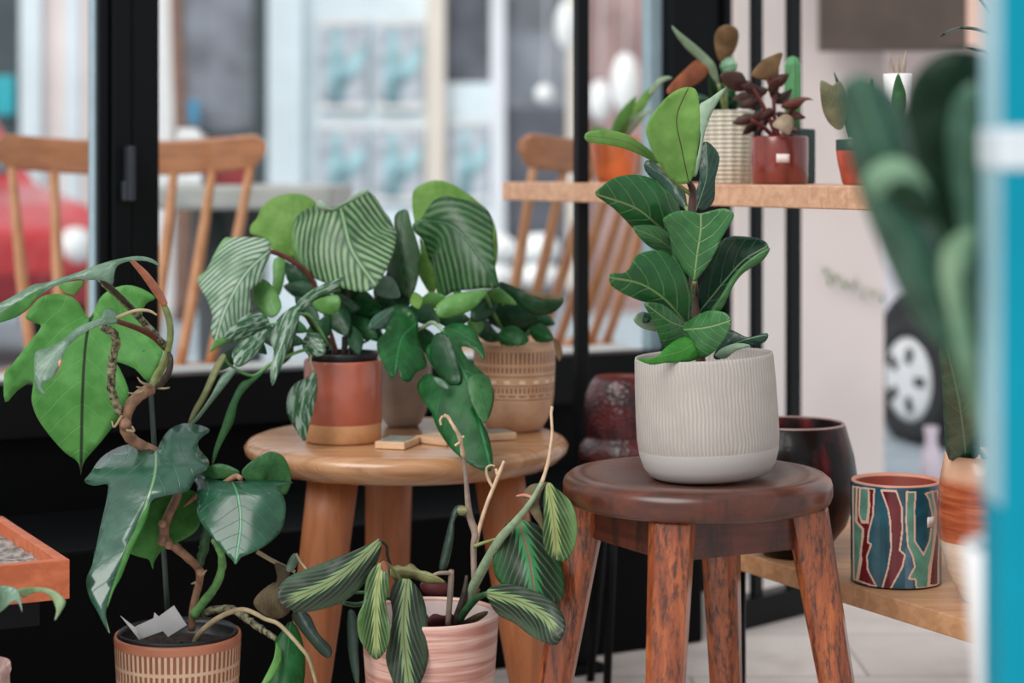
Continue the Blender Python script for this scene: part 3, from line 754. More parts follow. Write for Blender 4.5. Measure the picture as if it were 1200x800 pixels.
# three pots on the table
ca = thing('potted_calathea', 'striped calathea with trailing silvery leaves in a two tone terracotta pot', 'plant', (xat(402, 2.9), 2.9, TZ+.0006))
hT = zat(421, 2.9)-TZ
pot(ca, [(0, .002), (.0535, 0), (.0565, .003), (.0568, .028)], M['rawclay'], 'pot_base')
pot(ca, [(.0568, .028), (.0575, .0285), (.0572, .08), (.0576, hT-.003), (.0565, hT), (.0548, hT), (.054, hT-.004), (.053, hT-.03), (0, hT-.03)], M['terracotta'])
pot(ca, [(.045, hT-.03), (.0515, hT+.006), (.0528, hT+.0105), (.0505, hT+.0105), (.047, hT-.01), (0, hT-.01)], M['nursery'], 'nursery_pot')
soil(ca, .0485, hT+.001)
mo = thing('potted_split_leaf_plant', 'plant with large split leaves in a small grey pot', 'plant', (xat(472, 3.07), 3.07, TZ+.0006))
pot(mo, vessel(.028, .0445, .047, .118, .004, .55), M['greyglaze'])
soil(mo, .042, .092)
rc = thing('potted_round_calathea', 'calathea with big dark striped leaf in a patterned tan pot', 'plant', (xat(603, 3.025), 3.025, TZ+.0006))
hC = zat(402, 3.025)-TZ
g = G('carved_tan'); co = g.coord(); x = g.sep(co); an = g.math('ARCTAN2', x[1], x[0])
def band(a, b): return g.math('MULTIPLY', g.sm(x[2], a-.0008, a+.0008), g.sm(x[2], b+.0008, b-.0008))
up = g.sm(g.math('SINE', g.math('MULTIPLY', an, 58.0)), .3, -.3)
da = g.sm(g.math('SINE', g.math('MULTIPLY', an, 17.0)), .1, .5)
g1 = g.math('MULTIPLY', up, g.math('ADD', band(hC-.028, hC-.010), g.math('ADD', band(hC-.041, hC-.033), band(hC-.072, hC-.064))))
g1 = g.math('ADD', g1, g.math('ADD', band(hC-.083, hC-.0815), g.math('ADD', band(hC-.048, hC-.0465), band(hC-.062, hC-.0605))))
g2 = g.math('MULTIPLY', da, band(hC-.0585, hC-.053))
g3 = g.math('MULTIPLY', g.sm(g.math('SINE', g.math('MULTIPLY', an, 24.0)), .6, .3), band(hC-.078, hC-.0755))
n = g.noise(26, 3, co)
col = g.mix(g.sm(n, .3, .7), lin((190, 146, 112)), lin((208, 168, 134)))
col = g.mix(g.sm(x[2], hC-.080, hC-.086), col, g.mix(g.sm(n, .3, .7), lin((186, 140, 108)), lin((204, 166, 136))))
gg = g.math('MINIMUM', g.math('ADD', g1, g3), 1.0)
col = g.mix(g.math('MULTIPLY', gg, .8), col, lin((116, 72, 50))); col = g.mix(g2, col, lin((232, 204, 176)))
g.base(col); g.rough(.45); g.bump(g.math('ADD', g.math('SUBTRACT', 1.0, gg), g2), .5, .002)
M['carved'] = g.m
pot(rc, [(0, .002), (.038, 0), (.043, .003), (.052, .018), (.0585, .036), (.061, .055), (.0625, .09), (.0635, hC-.004), (.0625, hC), (.060, hC), (.0588, hC-.005), (.057, hC-.02), (0, hC-.02)], M['carved'])
soil(rc, .0568, hC-.016)
# loose tiles on the table
def coaster(px, py, w, d, rz, lab, face=True):
    Y = .399*F/(py-HOR); Y = (CH-TZ)*F/(py-HOR); t = thing('wooden_tile', lab, 'tile', (xat(px, Y), Y, TZ+.0004), 'small wooden tiles on the table', rz)
    o = link('block', boxbm((0, 0, .0055), (w, d, .010)), M['palewood'], t, False); bevel_mod(o, .001)
    if face: link('inlay', boxbm((0, 0, .0108), (w*.82, d*.8, .001)), M['slate'], t, False)
coaster(466, 523, .045, .07, math.radians(-16), 'small slate faced wooden tile in front of the terracotta pot')
coaster(517, 519, .062, .05, math.radians(-38), 'plain pale wooden tile partly behind the drooping split leaf', False)
coaster(580, 514, .05, .05, math.radians(22), 'slate faced wooden tile in front of the patterned tan pot')

# ------------------------------------------------------------------ pots on the bench, plinth and shelf
def standing(px, py, z):
    Y = (CH-z)*F/(py-HOR); return (xat(px, Y), Y, z+.0006)
# painted pot: the glaze pattern lives in the faces of a fine mesh
pp = thing('painted_pot', 'empty teal, green and dark red painted pot on the bench', 'pot', standing(1050, 680.5, BZ), None, math.radians(-11))
sc_ = pp.location.y/F; Rp = 52.5*sc_; Hp = 117*sc_
pats = [('r', [(123, 150), (140, 150), (133, 300), (150, 350), (185, 350), (195, 250), (190, 150), (222, 150), (215, 300), (190, 400), (185, 460), (205, 470), (180, 540), (185, 620), (235, 712), (128, 690), (150, 560), (142, 530), (160, 420), (158, 385), (122, 350), (118, 260)]),
        ('g', [(142, 150), (188, 150), (190, 250), (180, 340), (150, 342), (134, 300)]), ('g', [(98, 150), (122, 150), (116, 350), (156, 390), (150, 470), (146, 530), (120, 690), (104, 690)]),
        ('r', [(262, 155), (345, 155), (378, 250), (380, 380), (366, 495), (395, 520), (380, 590), (312, 720), (266, 720), (300, 600), (318, 480), (312, 330), (300, 260)]),
        ('g', [(405, 160), (455, 160), (448, 260), (450, 440), (500, 520), (535, 440), (552, 300), (530, 200), (510, 170), (548, 160), (565, 250), (560, 420), (548, 520), (532, 590), (525, 710), (460, 712), (455, 660), (415, 655), (450, 590), (440, 530), (412, 470), (402, 330)]),
        ('r', [(552, 160), (580, 160), (596, 300), (590, 450), (585, 560), (585, 700), (532, 700), (542, 590), (556, 500), (570, 400), (572, 280)])]
b = nb(); KA, KZ = 420, 140; cols = []; rings = []
def pcol(a, z):
    xx = math.cos(a); front = math.sin(a) < 0
    X = 345+xx*262*(1 if front else -1); Y = 722-(z/Hp)*585+ (22*math.sqrt(max(0, 1-xx*xx)) - 22)
    best = 't'; near = 1e9
    for k, poly in pats:
        if pip(X, Y, poly): best = k
        near = min(near, min(segd(X, Y, poly[i-1], poly[i])[0] for i in range(len(poly))))
    if near < 5.0: return 3
    if best == 't' and 440 > X > 395 and Y > 480: return 4
    return {'t': 0, 'g': 1, 'r': 2}[best]
for j in range(KZ+1):
    z = Hp*j/KZ; rr = Rp*(1 if 0 < j < KZ else .985); rr *= .94 if j == 0 else 1
    rings.append([b.verts.new((rr*math.cos(2*PI*i/KA), rr*math.sin(2*PI*i/KA), z)) for i in range(KA)])
for j in range(KZ):
    for i in range(KA):
        f = b.faces.new((rings[j][i], rings[j][(i+1) % KA], rings[j+1][(i+1) % KA], rings[j+1][i]))
        f.material_index = 5 if j < 2 else pcol(2*PI*(i+.5)/KA, Hp*(j+.5)/KZ)
b.faces.new(rings[0][::-1]).material_index = 5
pm = [mat('glaze_teal', (22, 78, 92), .3, .2, 40, coat=.3), mat('glaze_green', (90, 142, 124), .3, .15, 40, coat=.3), mat('glaze_red', (98, 16, 26), .3, .15, 40, coat=.3),
      mat('raised_line', (214, 176, 156), .5, .05), mat('glaze_blue', (70, 104, 124), .3, .2, 40, coat=.3), mat('glaze_foot', (30, 30, 34), .4, .1)]
link('body', b, pm, pp)
pot(pp, [(Rp*.985, Hp), (Rp*.975, Hp+.0015), (Rp*.93, Hp+.001), (Rp*.90, Hp-.004), (Rp*.89, .012), (0, .010)], mat('bare_clay', (138, 56, 42), .55, .1), 'lining')
pot(pp, [(Rp*.99, Hp-.0005), (Rp*.98, Hp+.002), (Rp*.93, Hp+.002), (Rp*.905, Hp-.002)], mat('clay_lip', (206, 140, 118), .5, .08), 'rim')
b = nb()
for i, (a, z) in enumerate([(x_, z_) for x_ in range(5) for z_ in (0, 1)]):
    th = math.radians(-48+a*3.1); b.verts.new(((Rp+.0007)*math.cos(th), (Rp+.0007)*math.sin(th), Hp*(.60+.10*z)))
b.verts.ensure_lookup_table()
for a in range(4): b.faces.new([b.verts[i] for i in (2*a, 2*a+2, 2*a+3, 2*a+1)])
o = link('price_sticker', b, M['sticker'], pp); o.modifiers.new('thickness', 'SOLIDIFY').thickness = .0006
# dark red tall bowl
bv = thing('glazed_vase', 'large dark red glazed vase on the bench, partly behind the stool', 'vase', standing(929, 650, BZ))
k = bv.location.y/F
pot(bv, [(0, .002), (33*k, 0), (37*k, .004), (62*k, 36*k), (73*k, 66*k), (75*k, 92*k), (71*k, 118*k), (61*k, 153*k), (58.5*k, 154.5*k), (56.5*k, 152*k), (66*k, 115*k), (68*k, 80*k), (50*k, 30*k), (0, 12*k)], M['brownvase'], 'body')
pot(bv, [(61*k, 152.4*k), (60.3*k, 154.6*k), (58.5*k, 155.2*k), (57*k, 153.6*k)], mat('worn_lip', (148, 120, 116), .3, .1), 'rim')
# orange brown jar and its plant
jr = thing('potted_leafy_plant', 'leafy plant in an orange brown glazed pot with a cream base, at right', 'plant', standing(1160, 704, BZ))
k = jr.location.y/F
pot(jr, [(0, .002), (30*k, 0), (34*k, .003), (48*k, 32*k), (57*k, 66*k), (60.5*k, 100*k), (58*k, 140*k), (52.5*k, 171*k), (51*k, 172.5*k), (49*k, 171*k), (52*k, 155*k), (0, 155*k)], M['jar'])
soil(jr, 50*k, 157*k)
# crackled double bulge vase on the black plinth
cs_ = thing('vase_stand', 'thin black stand behind the stool holding the crackled vase', 'stand', (xat(729, 3.22), 3.22, 0)); zc = zat(556, 3.22)
b = nb(); lathe(b, [(0, zc-.012), (.068, zc-.012), (.07, zc-.009), (.07, zc-.002), (.068, zc), (0, zc)], 40); link('top', b, M['black_frame'], cs_)
for x, y in ((-.05, .05), (.095, .055), (-.03, -.085), (.085, -.08)):
    link('leg', tube(nb(), [(x*.45, y*.45, zc-.012), (x, y, 0)], .007, 10, 1), M['black_frame'], cs_)
cv = thing('crackled_vase', 'dark red crackle textured double bulge vase behind the stool', 'vase', (xat(729, 3.22), 3.22, zc+.0006))
k = 3.22/F
pot(cv, [(0, .002), (38*k, 0), (42*k, .004), (49*k, 12*k), (52*k, 22*k), (50*k, 33*k), (44*k, 41*k), (41*k, 43*k), (41.5*k, 47*k), (44*k, 60*k), (45*k, 78*k), (43*k, 94*k), (38*k, 106*k), (34*k, 112*k), (32*k, 114*k), (30*k, 113*k), (29.5*k, 108*k), (36*k, 96*k), (39*k, 80*k), (36*k, 52*k), (0, 50*k)], M['redvase'], 'body')
pot(cv, [(32.3*k, 113.2*k), (31.5*k, 114.8*k), (29.8*k, 113.2*k), (29.7*k, 107*k), (36.2*k, 95.5*k), (38.6*k, 80*k)], M['redinside'], 'lining')

# wooden tray of gravel at the left edge
TCz = .365; TC = V(-.552, 2.45); tu, tv = V(-.883, -.469), V(-.469, .883)
tr = thing('gravel_tray', 'reddish wooden tray of gravel at the left edge', 'tray', (TC.x, TC.y, TCz-.049))
def T4(a0, a1, c0, c1, z0, z1):
    q = [tu*a0+tv*c0, tu*a1+tv*c0, tu*a1+tv*c1, tu*a0+tv*c1]; return quadprism(nb(), [(p.x, p.y) for p in q], z0, z1)
for nm, args in (('side', (0, .5, 0, .014, 0, .049)), ('side', (0, .014, .0141, .336, 0, .049)), ('side', (.0, .5, .3361, .35, 0, .049)), ('side', (.486, .5, .0141, .336, 0, .049)), ('bottom', (.0141, .4859, .0141, .3359, 0.0005, .008))):
    ob = link(nm, T4(*args), M['traywood'], tr, False); bevel_mod(ob, .001)
b = nb(); nx, ny = 40, 28; gv = []
for i in range(nx+1):
    gv.append([b.verts.new((*(tu*(.0145+.471*i/nx)+tv*(.0145+.321*j/ny)), .030+random.uniform(0, .007))) for j in range(ny+1)])
for i in range(nx):
    for j in range(ny): b.faces.new((gv[i][j], gv[i+1][j], gv[i+1][j+1], gv[i][j+1]))
ob = link('gravel', b, M['gravel'], tr); ob['kind'] = 'stuff'
ts = thing('plant_stand', 'black stand under the wooden gravel tray', 'stand', (TC.x, TC.y, 0))
for nm, args in [('top_rail', (.03, .47, .03, .05, .28, .3155)), ('top_rail', (.03, .47, .30, .32, .28, .3155))] + [('leg', (a, a+.022, c, c+.022, 0, .28)) for a in (.18, .44) for c in (.03, .298)]:
    link(nm, T4(*args), M['black_frame'], ts, False)
# ================================================================== leaf colours
L = {}
L['under_bright'] = leafmat('leaf_bright_underside', (112, 178, 96), (90, 158, 76), (128, 190, 112), rough=.5, trans=.45, N=7, K=5, mid=(52, 70, 44), midw=.028, spec=.3)
L['under_mid'] = leafmat('leaf_mid_underside', (92, 156, 78), (70, 130, 62), (112, 170, 96), rough=.5, trans=.45, N=7, K=5, mid=(96, 140, 80), spec=.3)
L['glossy'] = leafmat('leaf_glossy_dark', (48, 92, 72), (34, 74, 58), (66, 112, 88), rough=.24, trans=.1, N=7, K=5, mid=(112, 150, 108), midw=.03, spec=.6, coat=.25, bumps=.6)
L['glossy2'] = leafmat('leaf_glossy_darker', (34, 84, 58), (24, 66, 46), (48, 100, 72), rough=.3, trans=.1, N=6, K=5, mid=(66, 130, 92), midw=.03, spec=.5, coat=.15)
L['dullgreen'] = leafmat('leaf_dull_green', (60, 122, 62), (42, 96, 48), (80, 140, 80), rough=.45, trans=.3, N=6, K=5)
L['greygreen'] = leafmat('leaf_grey_green', (120, 150, 128), (88, 122, 98), (150, 172, 150), rough=.3, trans=.2, N=8, K=5, spec=.6)
L['silver'] = leafmat('leaf_silver_and_glint', (40, 92, 52), (28, 72, 40), (80, 124, 86), rough=.28, trans=.2, N=6, K=5, tint=(164, 184, 168), mid=(60, 110, 72), spec=.5)
L['stripeA'] = leafmat('leaf_striped_pale', (52, 104, 58), (36, 84, 46), None, 'stripe', .4, .3, N=7, K=12, stripe=(154, 182, 136), mid=(138, 172, 124), edge=(112, 158, 92), lo=.25, hi=.8)
L['stripeB'] = leafmat('leaf_striped_silver', (84, 132, 88), (56, 108, 66), None, 'stripe', .4, .25, N=10, K=8, stripe=(186, 202, 184), mid=(170, 190, 168), edge=(134, 176, 116), lo=.05, hi=.75)
L['stripeC'] = leafmat('leaf_striped_dark', (32, 92, 40), (22, 70, 32), None, 'stripe', .4, .22, N=6.5, K=12, stripe=(104, 124, 90), mid=(44, 84, 46), edge=(52, 120, 50), lo=.35, hi=.95)
L['lime'] = leafmat('leaf_lime_underside', (144, 186, 98), (120, 166, 78), (160, 196, 118), rough=.5, trans=.5, N=9, K=2, spec=.3)
L['lime2'] = leafmat('leaf_pale_green', (112, 168, 88), (90, 148, 72), (140, 186, 116), rough=.4, trans=.35, N=8, K=5)
L['deep'] = leafmat('leaf_deep_green', (24, 92, 38), (14, 66, 27), (40, 108, 54), rough=.4, trans=.15, N=6, K=5, mid=(40, 112, 62), spec=.3)
L['deep2'] = leafmat('leaf_dark_shade_green', (30, 78, 44), (20, 58, 32), (44, 96, 58), rough=.4, trans=.15, N=6, K=5, spec=.4)
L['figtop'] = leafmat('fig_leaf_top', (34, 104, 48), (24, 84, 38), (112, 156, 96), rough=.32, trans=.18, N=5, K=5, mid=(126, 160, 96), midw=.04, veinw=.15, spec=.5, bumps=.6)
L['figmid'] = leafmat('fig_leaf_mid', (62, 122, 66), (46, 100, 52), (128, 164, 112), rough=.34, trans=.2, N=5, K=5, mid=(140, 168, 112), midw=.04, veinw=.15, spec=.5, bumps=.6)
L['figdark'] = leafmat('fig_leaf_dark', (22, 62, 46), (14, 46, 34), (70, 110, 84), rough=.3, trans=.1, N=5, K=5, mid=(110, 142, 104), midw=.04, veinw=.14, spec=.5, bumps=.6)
L['figunder'] = leafmat('fig_leaf_underside', (136, 180, 96), (118, 164, 82), (120, 158, 84), rough=.55, trans=.35, N=5, K=5, mid=(84, 76, 52), midw=.025, veinw=.05, spec=.25)
L['figpale'] = leafmat('fig_leaf_pale_back', (166, 190, 164), (140, 168, 142), (186, 204, 182), rough=.5, trans=.2, N=5, K=5, mid=(150, 176, 140), spec=.3)
L['figbright'] = leafmat('fig_leaf_fresh', (70, 156, 54), (54, 134, 44), (110, 176, 84), rough=.4, trans=.35, N=5, K=5, mid=(90, 160, 70))
L['maranta'] = leafmat('prayer_leaf', (66, 94, 72), (46, 72, 54), (128, 88, 80), 'maranta', .42, .15, N=7, K=7, stripe=(122, 150, 98), spec=.4)
L['maranta2'] = leafmat('prayer_leaf_green', (44, 96, 56), (30, 70, 44), (142, 92, 84), 'maranta', .42, .2, N=7, K=7, stripe=(56, 130, 76), spec=.4)
L['maranta3'] = leafmat('prayer_leaf_light', (96, 136, 78), (66, 108, 56), (156, 130, 96), 'maranta', .42, .25, N=7, K=7, stripe=(150, 168, 104), spec=.4)
L['dry'] = leafmat('leaf_dry', (112, 98, 70), (82, 70, 50), (140, 120, 88), rough=.7, trans=.15, N=7, K=5)
L['darkcurl'] = leafmat('leaf_dark_curled', (44, 66, 54), (30, 50, 42), (70, 90, 74), rough=.4, trans=.1, N=8, K=5)
L['curlpale'] = leafmat('leaf_crumpled', (150, 156, 104), (112, 110, 70), (128, 84, 60), rough=.5, trans=.2, N=8, K=5, mid=(120, 76, 56))
L['redunder'] = leafmat('leaf_red_underside', (106, 42, 44), (78, 30, 34), None, rough=.6, trans=.2)
L['brown'] = leafmat('leaf_olive_brown', (132, 100, 62), (106, 78, 48), (98, 72, 46), rough=.5, trans=.3, N=7, K=5)
L['rust'] = leafmat('leaf_rust', (172, 98, 58), (140, 76, 46), (120, 66, 44), rough=.5, trans=.3, N=7, K=5)
L['burg'] = leafmat('leaf_burgundy', (84, 50, 42), (56, 34, 32), (104, 62, 52), rough=.4, trans=.15, N=7, K=5)
L['sage'] = leafmat('leaf_sage', (164, 184, 154), (136, 160, 130), (186, 198, 172), rough=.5, trans=.3, N=9, K=2)
L['beige'] = leafmat('leaf_beige', (188, 168, 142), (158, 138, 112), None, rough=.6, trans=.3)
L['fore'] = leafmat('leaf_foreground_green', (64, 104, 84), (42, 80, 62), (84, 122, 100), rough=.28, trans=.1, N=5, K=1.8, mid=(96, 136, 108), midw=.07, spec=.5)
L['foredark'] = leafmat('leaf_foreground_dark', (14, 48, 24), (8, 34, 18), (24, 60, 34), rough=.45, trans=.06, N=5, K=1.8, spec=.3)
L['forepale'] = leafmat('leaf_foreground_pale', (150, 182, 148), (120, 158, 124), (140, 170, 140), rough=.4, trans=.2, N=5, K=1.8)  # pale green carries highlights of the foreground leaves as colour
S = {}
S['brown'] = mat('stem_brown', (150, 112, 88), .6, .25, 60, bump=.4)
S['darkred'] = mat('stem_dark_red', (98, 42, 34), .5, .2, 60)
S['dark'] = mat('stem_dark', (58, 48, 38), .6, .3, 120, bump=.5)
S['speck'] = mat('stem_speckled', (126, 122, 94), .6, .75, 170, bump=1, bscale=200)
S['pink'] = mat('stem_sheath_pink', (196, 122, 96), .5, .12, 40)
S['olive'] = mat('stem_olive', (128, 138, 84), .5, .2, 60)
S['green'] = mat('stem_green', (96, 148, 84), .5, .2, 60, bump=.3)
S['dkgreen'] = mat('stem_dark_green', (40, 84, 48), .5, .25, 90, bump=.6)
S['stake'] = mat('support_stake', (52, 70, 62), .6, .1)
S['tan'] = mat('stem_tan', (156, 140, 108), .6, .15, 60)
S['straw'] = mat('stem_straw', (206, 176, 146), .7, .15, 60)
S['mauve'] = mat('stem_mauve', (150, 132, 118), .6, .15, 60)
S['paleg'] = mat('stem_pale_green', (136, 156, 124), .5, .15, 60)
S['wine'] = mat('stem_wine', (96, 34, 36), .5, .2, 60)

# ================================================================== climbing plant at left
d = 2.66
leaf(ph, [(105,372),(99,366),(94,357),(84,348),(66,344),(48,348),(38,358),(30,372),(40,378),(48,383),(32,404),(14,427),(5,438),(6,471),(20,458),(38,447),(37,464),(38,474),(44,490),(58,510),(76,530),(88,538),(93,545),(95,557),(97,545),(102,536),(118,518),(132,500),(140,488),(148,476),(151,460),(147,446),(140,431),(137,424),(158,432),(174,447),(184,430),(191,411),(180,398),(170,386),(166,372),(171,356),(182,349),(166,338),(148,334),(130,339),(118,348),(112,360)],
     [(107,371),(101,400),(97,460),(95,556)], d, d-.05, L['under_bright'], tilt=-.12, cup=-.10)
leaf(ph, [(-18,380),(-18,362),(0,355),(24,342),(40,333),(54,331),(88,320),(112,311),(136,304),(160,300),(178,303),(188,312),(172,306),(152,306),(138,311),(134,321),(132,333),(122,329),(112,328),(100,328),(90,327),(68,334),(50,344),(40,352),(32,362),(18,371),(0,377)],
     [(186,309),(140,307),(88,323),(-18,373)], 2.50, 2.46, L['greygreen'], tilt=.25, cup=.05, wave=.1)
leaf(ph, [(-14,381),(4,364),(24,352),(40,342),(52,340),(42,350),(33,362),(18,372),(0,378)], [(50,341),(-12,380)], 2.455, 2.43, L['under_mid'], tilt=.2, cup=.1)
leaf(ph, [(68,334),(82,330),(99,329),(94,338),(87,346),(76,343)], [(98,329),(72,338)], 2.53, 2.52, L['lime2'], cup=.05)
leaf(ph, [(138,376),(136,366),(130,361),(122,363),(118,372),(100,379),(86,387),(74,398),(58,407),(43,411),(40,424),(41,450),(47,460),(53,462),(49,455),(50,449),(58,446),(66,436),(73,422),(77,410),(88,397),(104,387),(120,381),(132,380)],
     [(137,373),(118,377),(78,403),(50,440),(52,460)], 2.50, 2.44, L['greygreen'], tilt=.3, cup=.15, wave=.25)
leaf(ph, [(68,424),(72,421),(71,428),(66,438),(60,442),(61,434)], [(70,422),(62,440)], 2.455, 2.45, mat('leaf_scorched_patch', (206, 140, 110), .6, .2, 60), cup=.1)
# main stem, petioles, stake
stem(ph, [(178,455,2.62),(168,460,2.61),(155,471,2.60),(148,486,2.60),(147,500,2.60),(153,513,2.61),(166,522,2.62),(181,529,2.63),(196,542,2.64),(208,560,2.64),(208,580,2.63),(200,598,2.61),(193,616,2.60),(194,632,2.60),(207,642,2.61),(222,655,2.62),(233,666,2.63),(234,680,2.64),(230,696,2.65),(226,714,2.655),(225,738,2.66)],
     [7,7,7,7,7.2,7,6.5,6,5.6,5.6,5.6,5.6,5.8,6,5.4,5,5,4.6,4.4,4.4,4.4], S['brown'], 'main_stem', bumps=.06)
for x, y, dd_, r in ((190,614,2.585,5), (190,634,2.585,6), (198,638,2.582,5.5), (235,671,2.62,5.6), (147,497,2.59,7.6)):
    b = nb(); bmesh.ops.create_uvsphere(b, u_segments=12, v_segments=8, radius=r*2.6/F); bmesh.ops.translate(b, verts=b.verts, vec=P(x, y, dd_)-ph.location); link('stem_node', b, S['brown'], ph)
stem(ph, [(119,328,2.50),(140,348,2.54),(168,377,2.58),(193,404,2.60)], [4.4,4.2,4.2,4], S['speck'], 'petiole', bumps=.2)
stem(ph, [(119.5,327.5,2.49),(140,347,2.53),(158,365,2.56)], [3.2,3.2,2.4], S['dark'], 'petiole', bumps=.2)
stem(ph, [(136,376,2.50),(160,384,2.55),(180,394,2.59),(195,408,2.61)], [3,3.4,4,4.4], S['darkred'], 'petiole')
stem(ph, [(152,303,2.50),(170,322,2.54),(185,343,2.57),(193,357,2.58)], [2.2,4.6,5.2,4], S['pink'], 'leaf_sheath')
stem(ph, [(191,355,2.58),(197,370,2.585),(200,390,2.59),(197,410,2.60),(192,426,2.61),(184,440,2.62),(179,454,2.62)], [3.8,4,4,4,4.6,5.2,6], S['olive'], 'petiole')
stem(ph, [(197,412,2.60),(200,420,2.59),(198,434,2.59),(191,447,2.60),(184,453,2.61)], [2,3.2,4,4,3], S['dark'], 'leaf_sheath')
stem(ph, [(120,383,2.50),(132,390,2.52),(136,402,2.54),(132,420,2.56),(130,442,2.57),(131,458,2.58),(136,474,2.59),(143,488,2.60)], [4.2,5,5.2,5.2,5.2,5,4.8,4.6], S['speck'], 'petiole', bumps=.22)
stem(ph, [(137,372,2.50),(158,364,2.49),(174,364,2.49),(184,369,2.49)], [2.4,2,1.8,1], S['tan'], 'leaf_tail')
stem(ph, [(169,410,2.64),(177,462,2.645),(181,524,2.65),(187,583,2.655),(193,660,2.66),(197,728,2.665)], [2.8,3,3.2,3.2,3.2,3.2], S['stake'], 'stake', smooth=1)
for pts in ([(176,452,2.61),(166,448,2.60),(161,442,2.60)], [(172,456,2.61),(160,453,2.60)], [(168,458,2.60),(158,461,2.59),(150,460,2.59)], [(184,454,2.61),(192,455,2.60),(199,454,2.60)], [(143,487,2.59),(134,500,2.58),(131,493,2.58)], [(148,504,2.58),(157,505,2.58),(155,499,2.58)], [(236,674,2.62),(242,668,2.61)], [(230,682,2.62),(224,684,2.62)]):
    stem(ph, pts, [1.8]+[1.4]*(len(pts)-2)+[.8], S['tan'], 'aerial_root', 7)
# large glossy leaf
leaf(ph, [(183,528),(188,518),(199,503),(216,496),(234,498),(246,504),(238,511),(232,518),(234,527),(243,537),(245,545),(241,551),(229,561),(223,572),(216,577),(198,580),(184,583),(178,587),(164,608),(155,626),(148,650),(135,685),(126,708),(124,722),(129,742),(122,732),(114,716),(105,700),(101,680),(108,662),(111,645),(110,655),(117,620),(124,590),(127,572),(124,567),(110,569),(99,564),(106,554),(119,536),(139,524),(157,520),(173,525)],
     [(183,528),(181,558),(168,598),(146,650),(126,712),(129,742)], 2.58, 2.44, L['glossy'], tilt=.22, cup=.22, droop=.08, wave=.14, fold=(548, 1.3))
leaf(ph, [(166,604),(176,588),(171,610),(160,632),(152,650),(142,676),(134,690),(126,712),(128,700),(138,668),(150,638)], [(170,596),(130,706)], 2.50, 2.435, L['under_mid'], cup=.05)
leaf(ph, [(198,577),(210,572),(232,578),(236,596),(234,615),(225,626),(209,635),(197,641),(188,647),(181,658),(179,667),(175,656),(166,653),(152,648),(146,640),(152,618),(166,598),(182,584)], [(205,576),(196,612),(179,666)], 2.64, 2.58, L['under_mid'], cup=-.1)
leaf(ph, [(271,564),(252,562),(236,556),(227,563),(231,570),(231,592),(233,608),(250,631),(265,649),(272,656),(276,661),(281,655),(284,652),(301,645),(317,635),(331,619),(335,597),(333,583),(326,570),(334,568),(343,565),(328,563),(305,562),(288,563)],
     [(271,563),(279,582),(282,615),(276,660)], 2.56, 2.50, L['glossy2'], tilt=.06, cup=.14, droop=.05, fold=(576, 2.4))
leaf(ph, [(283,553),(292,542),(305,534),(317,529),(330,533),(337,543),(341,556),(340,570),(333,580),(320,570),(300,566),(288,562)], [(285,556),(312,546),(337,560)], 2.60, 2.63, L['dullgreen'], cup=.1)
leaf(ph, [(236,554),(244,547),(256,543),(270,546),(281,553),(272,560),(255,561),(242,560)], [(281,554),(260,552),(238,555)], 2.60, 2.61, L['dullgreen'], cup=.1)
stem(ph, [(282,560,2.57),(276,558,2.585),(262,566,2.60),(240,576,2.62),(222,588,2.63),(204,610,2.62)], [3,3.4,3.2,3,2.6,2.4], S['brown'], 'petiole')
stem(ph, [(240,600,2.62),(241,627,2.62),(238,645,2.63),(234,662,2.63)], [3.4,5,5.4,4], S['dkgreen'], 'petiole', bumps=.28)
stem(ph, [(250,632,2.58),(258,646,2.59),(260,664,2.61),(253,686,2.63),(238,706,2.645),(227,722,2.65)], [3.4,4.4,4.8,5,5.4,6], S['green'], 'petiole', bumps=.14)
stem(ph, [(229,752,2.63),(234,742,2.62),(252,726,2.61),(270,717,2.60),(285,714,2.58),(298,718,2.57),(311,725,2.56),(325,730,2.55),(338,742,2.54),(352,758,2.53),(362,772,2.53),(371,802,2.53)], [4,3.6,3.2,3,2.8,2.8,2.6,2.6,2.5,2.4,2.4,2], S['tan'], 'runner')
stem(ph, [(238,722,2.66),(246,715,2.655),(262,713,2.65),(275,715,2.64),(288,724,2.63),(302,734,2.62),(314,742,2.61),(323,748,2.60)], [3,4.4,4.6,4.6,4.2,4,3.4,3], S['speck'], 'petiole', bumps=.25)
leaf(ph, [(322,752),(331,738),(340,728),(350,738),(357,765),(356,800),(345,830),(325,825),(310,802),(320,780),(325,765)], [(340,729),(336,770),(330,828)], 2.60, 2.55, L['deep'], cup=.15)
leaf(ph, [(324,752),(330,764),(327,782),(314,800),(304,806),(314,786),(321,770)], [(324,753),(312,802)], 2.575, 2.54, L['lime2'], cup=.1)
stem(ph, [(301,646,2.60),(318,656,2.60),(334,664,2.60),(346,670,2.60)], [2.6,2.6,2.4,2], S['tan'], 'runner')
# paper-thin plastic plant tag standing in the soil
def card(parent, pts, dist, m, lean=0, name='plant_label'):
    org = parent.location; b = nb()
    f = b.faces.new([b.verts.new(P(x, y, dist+lean*i)-org) for i, (x, y) in enumerate(pts)])
    o = link(name, b, m, parent, False); s = o.modifiers.new('thickness', 'SOLIDIFY'); s.thickness = .001; return o
card(ph, [(158,734),(180,724),(181,717),(186,722),(204,709),(219,732),(197,746),(191,739),(163,749)], 2.625, M['label'])
card(ph, [(141,721),(160,736),(164,750)], 2.61, M['label'])

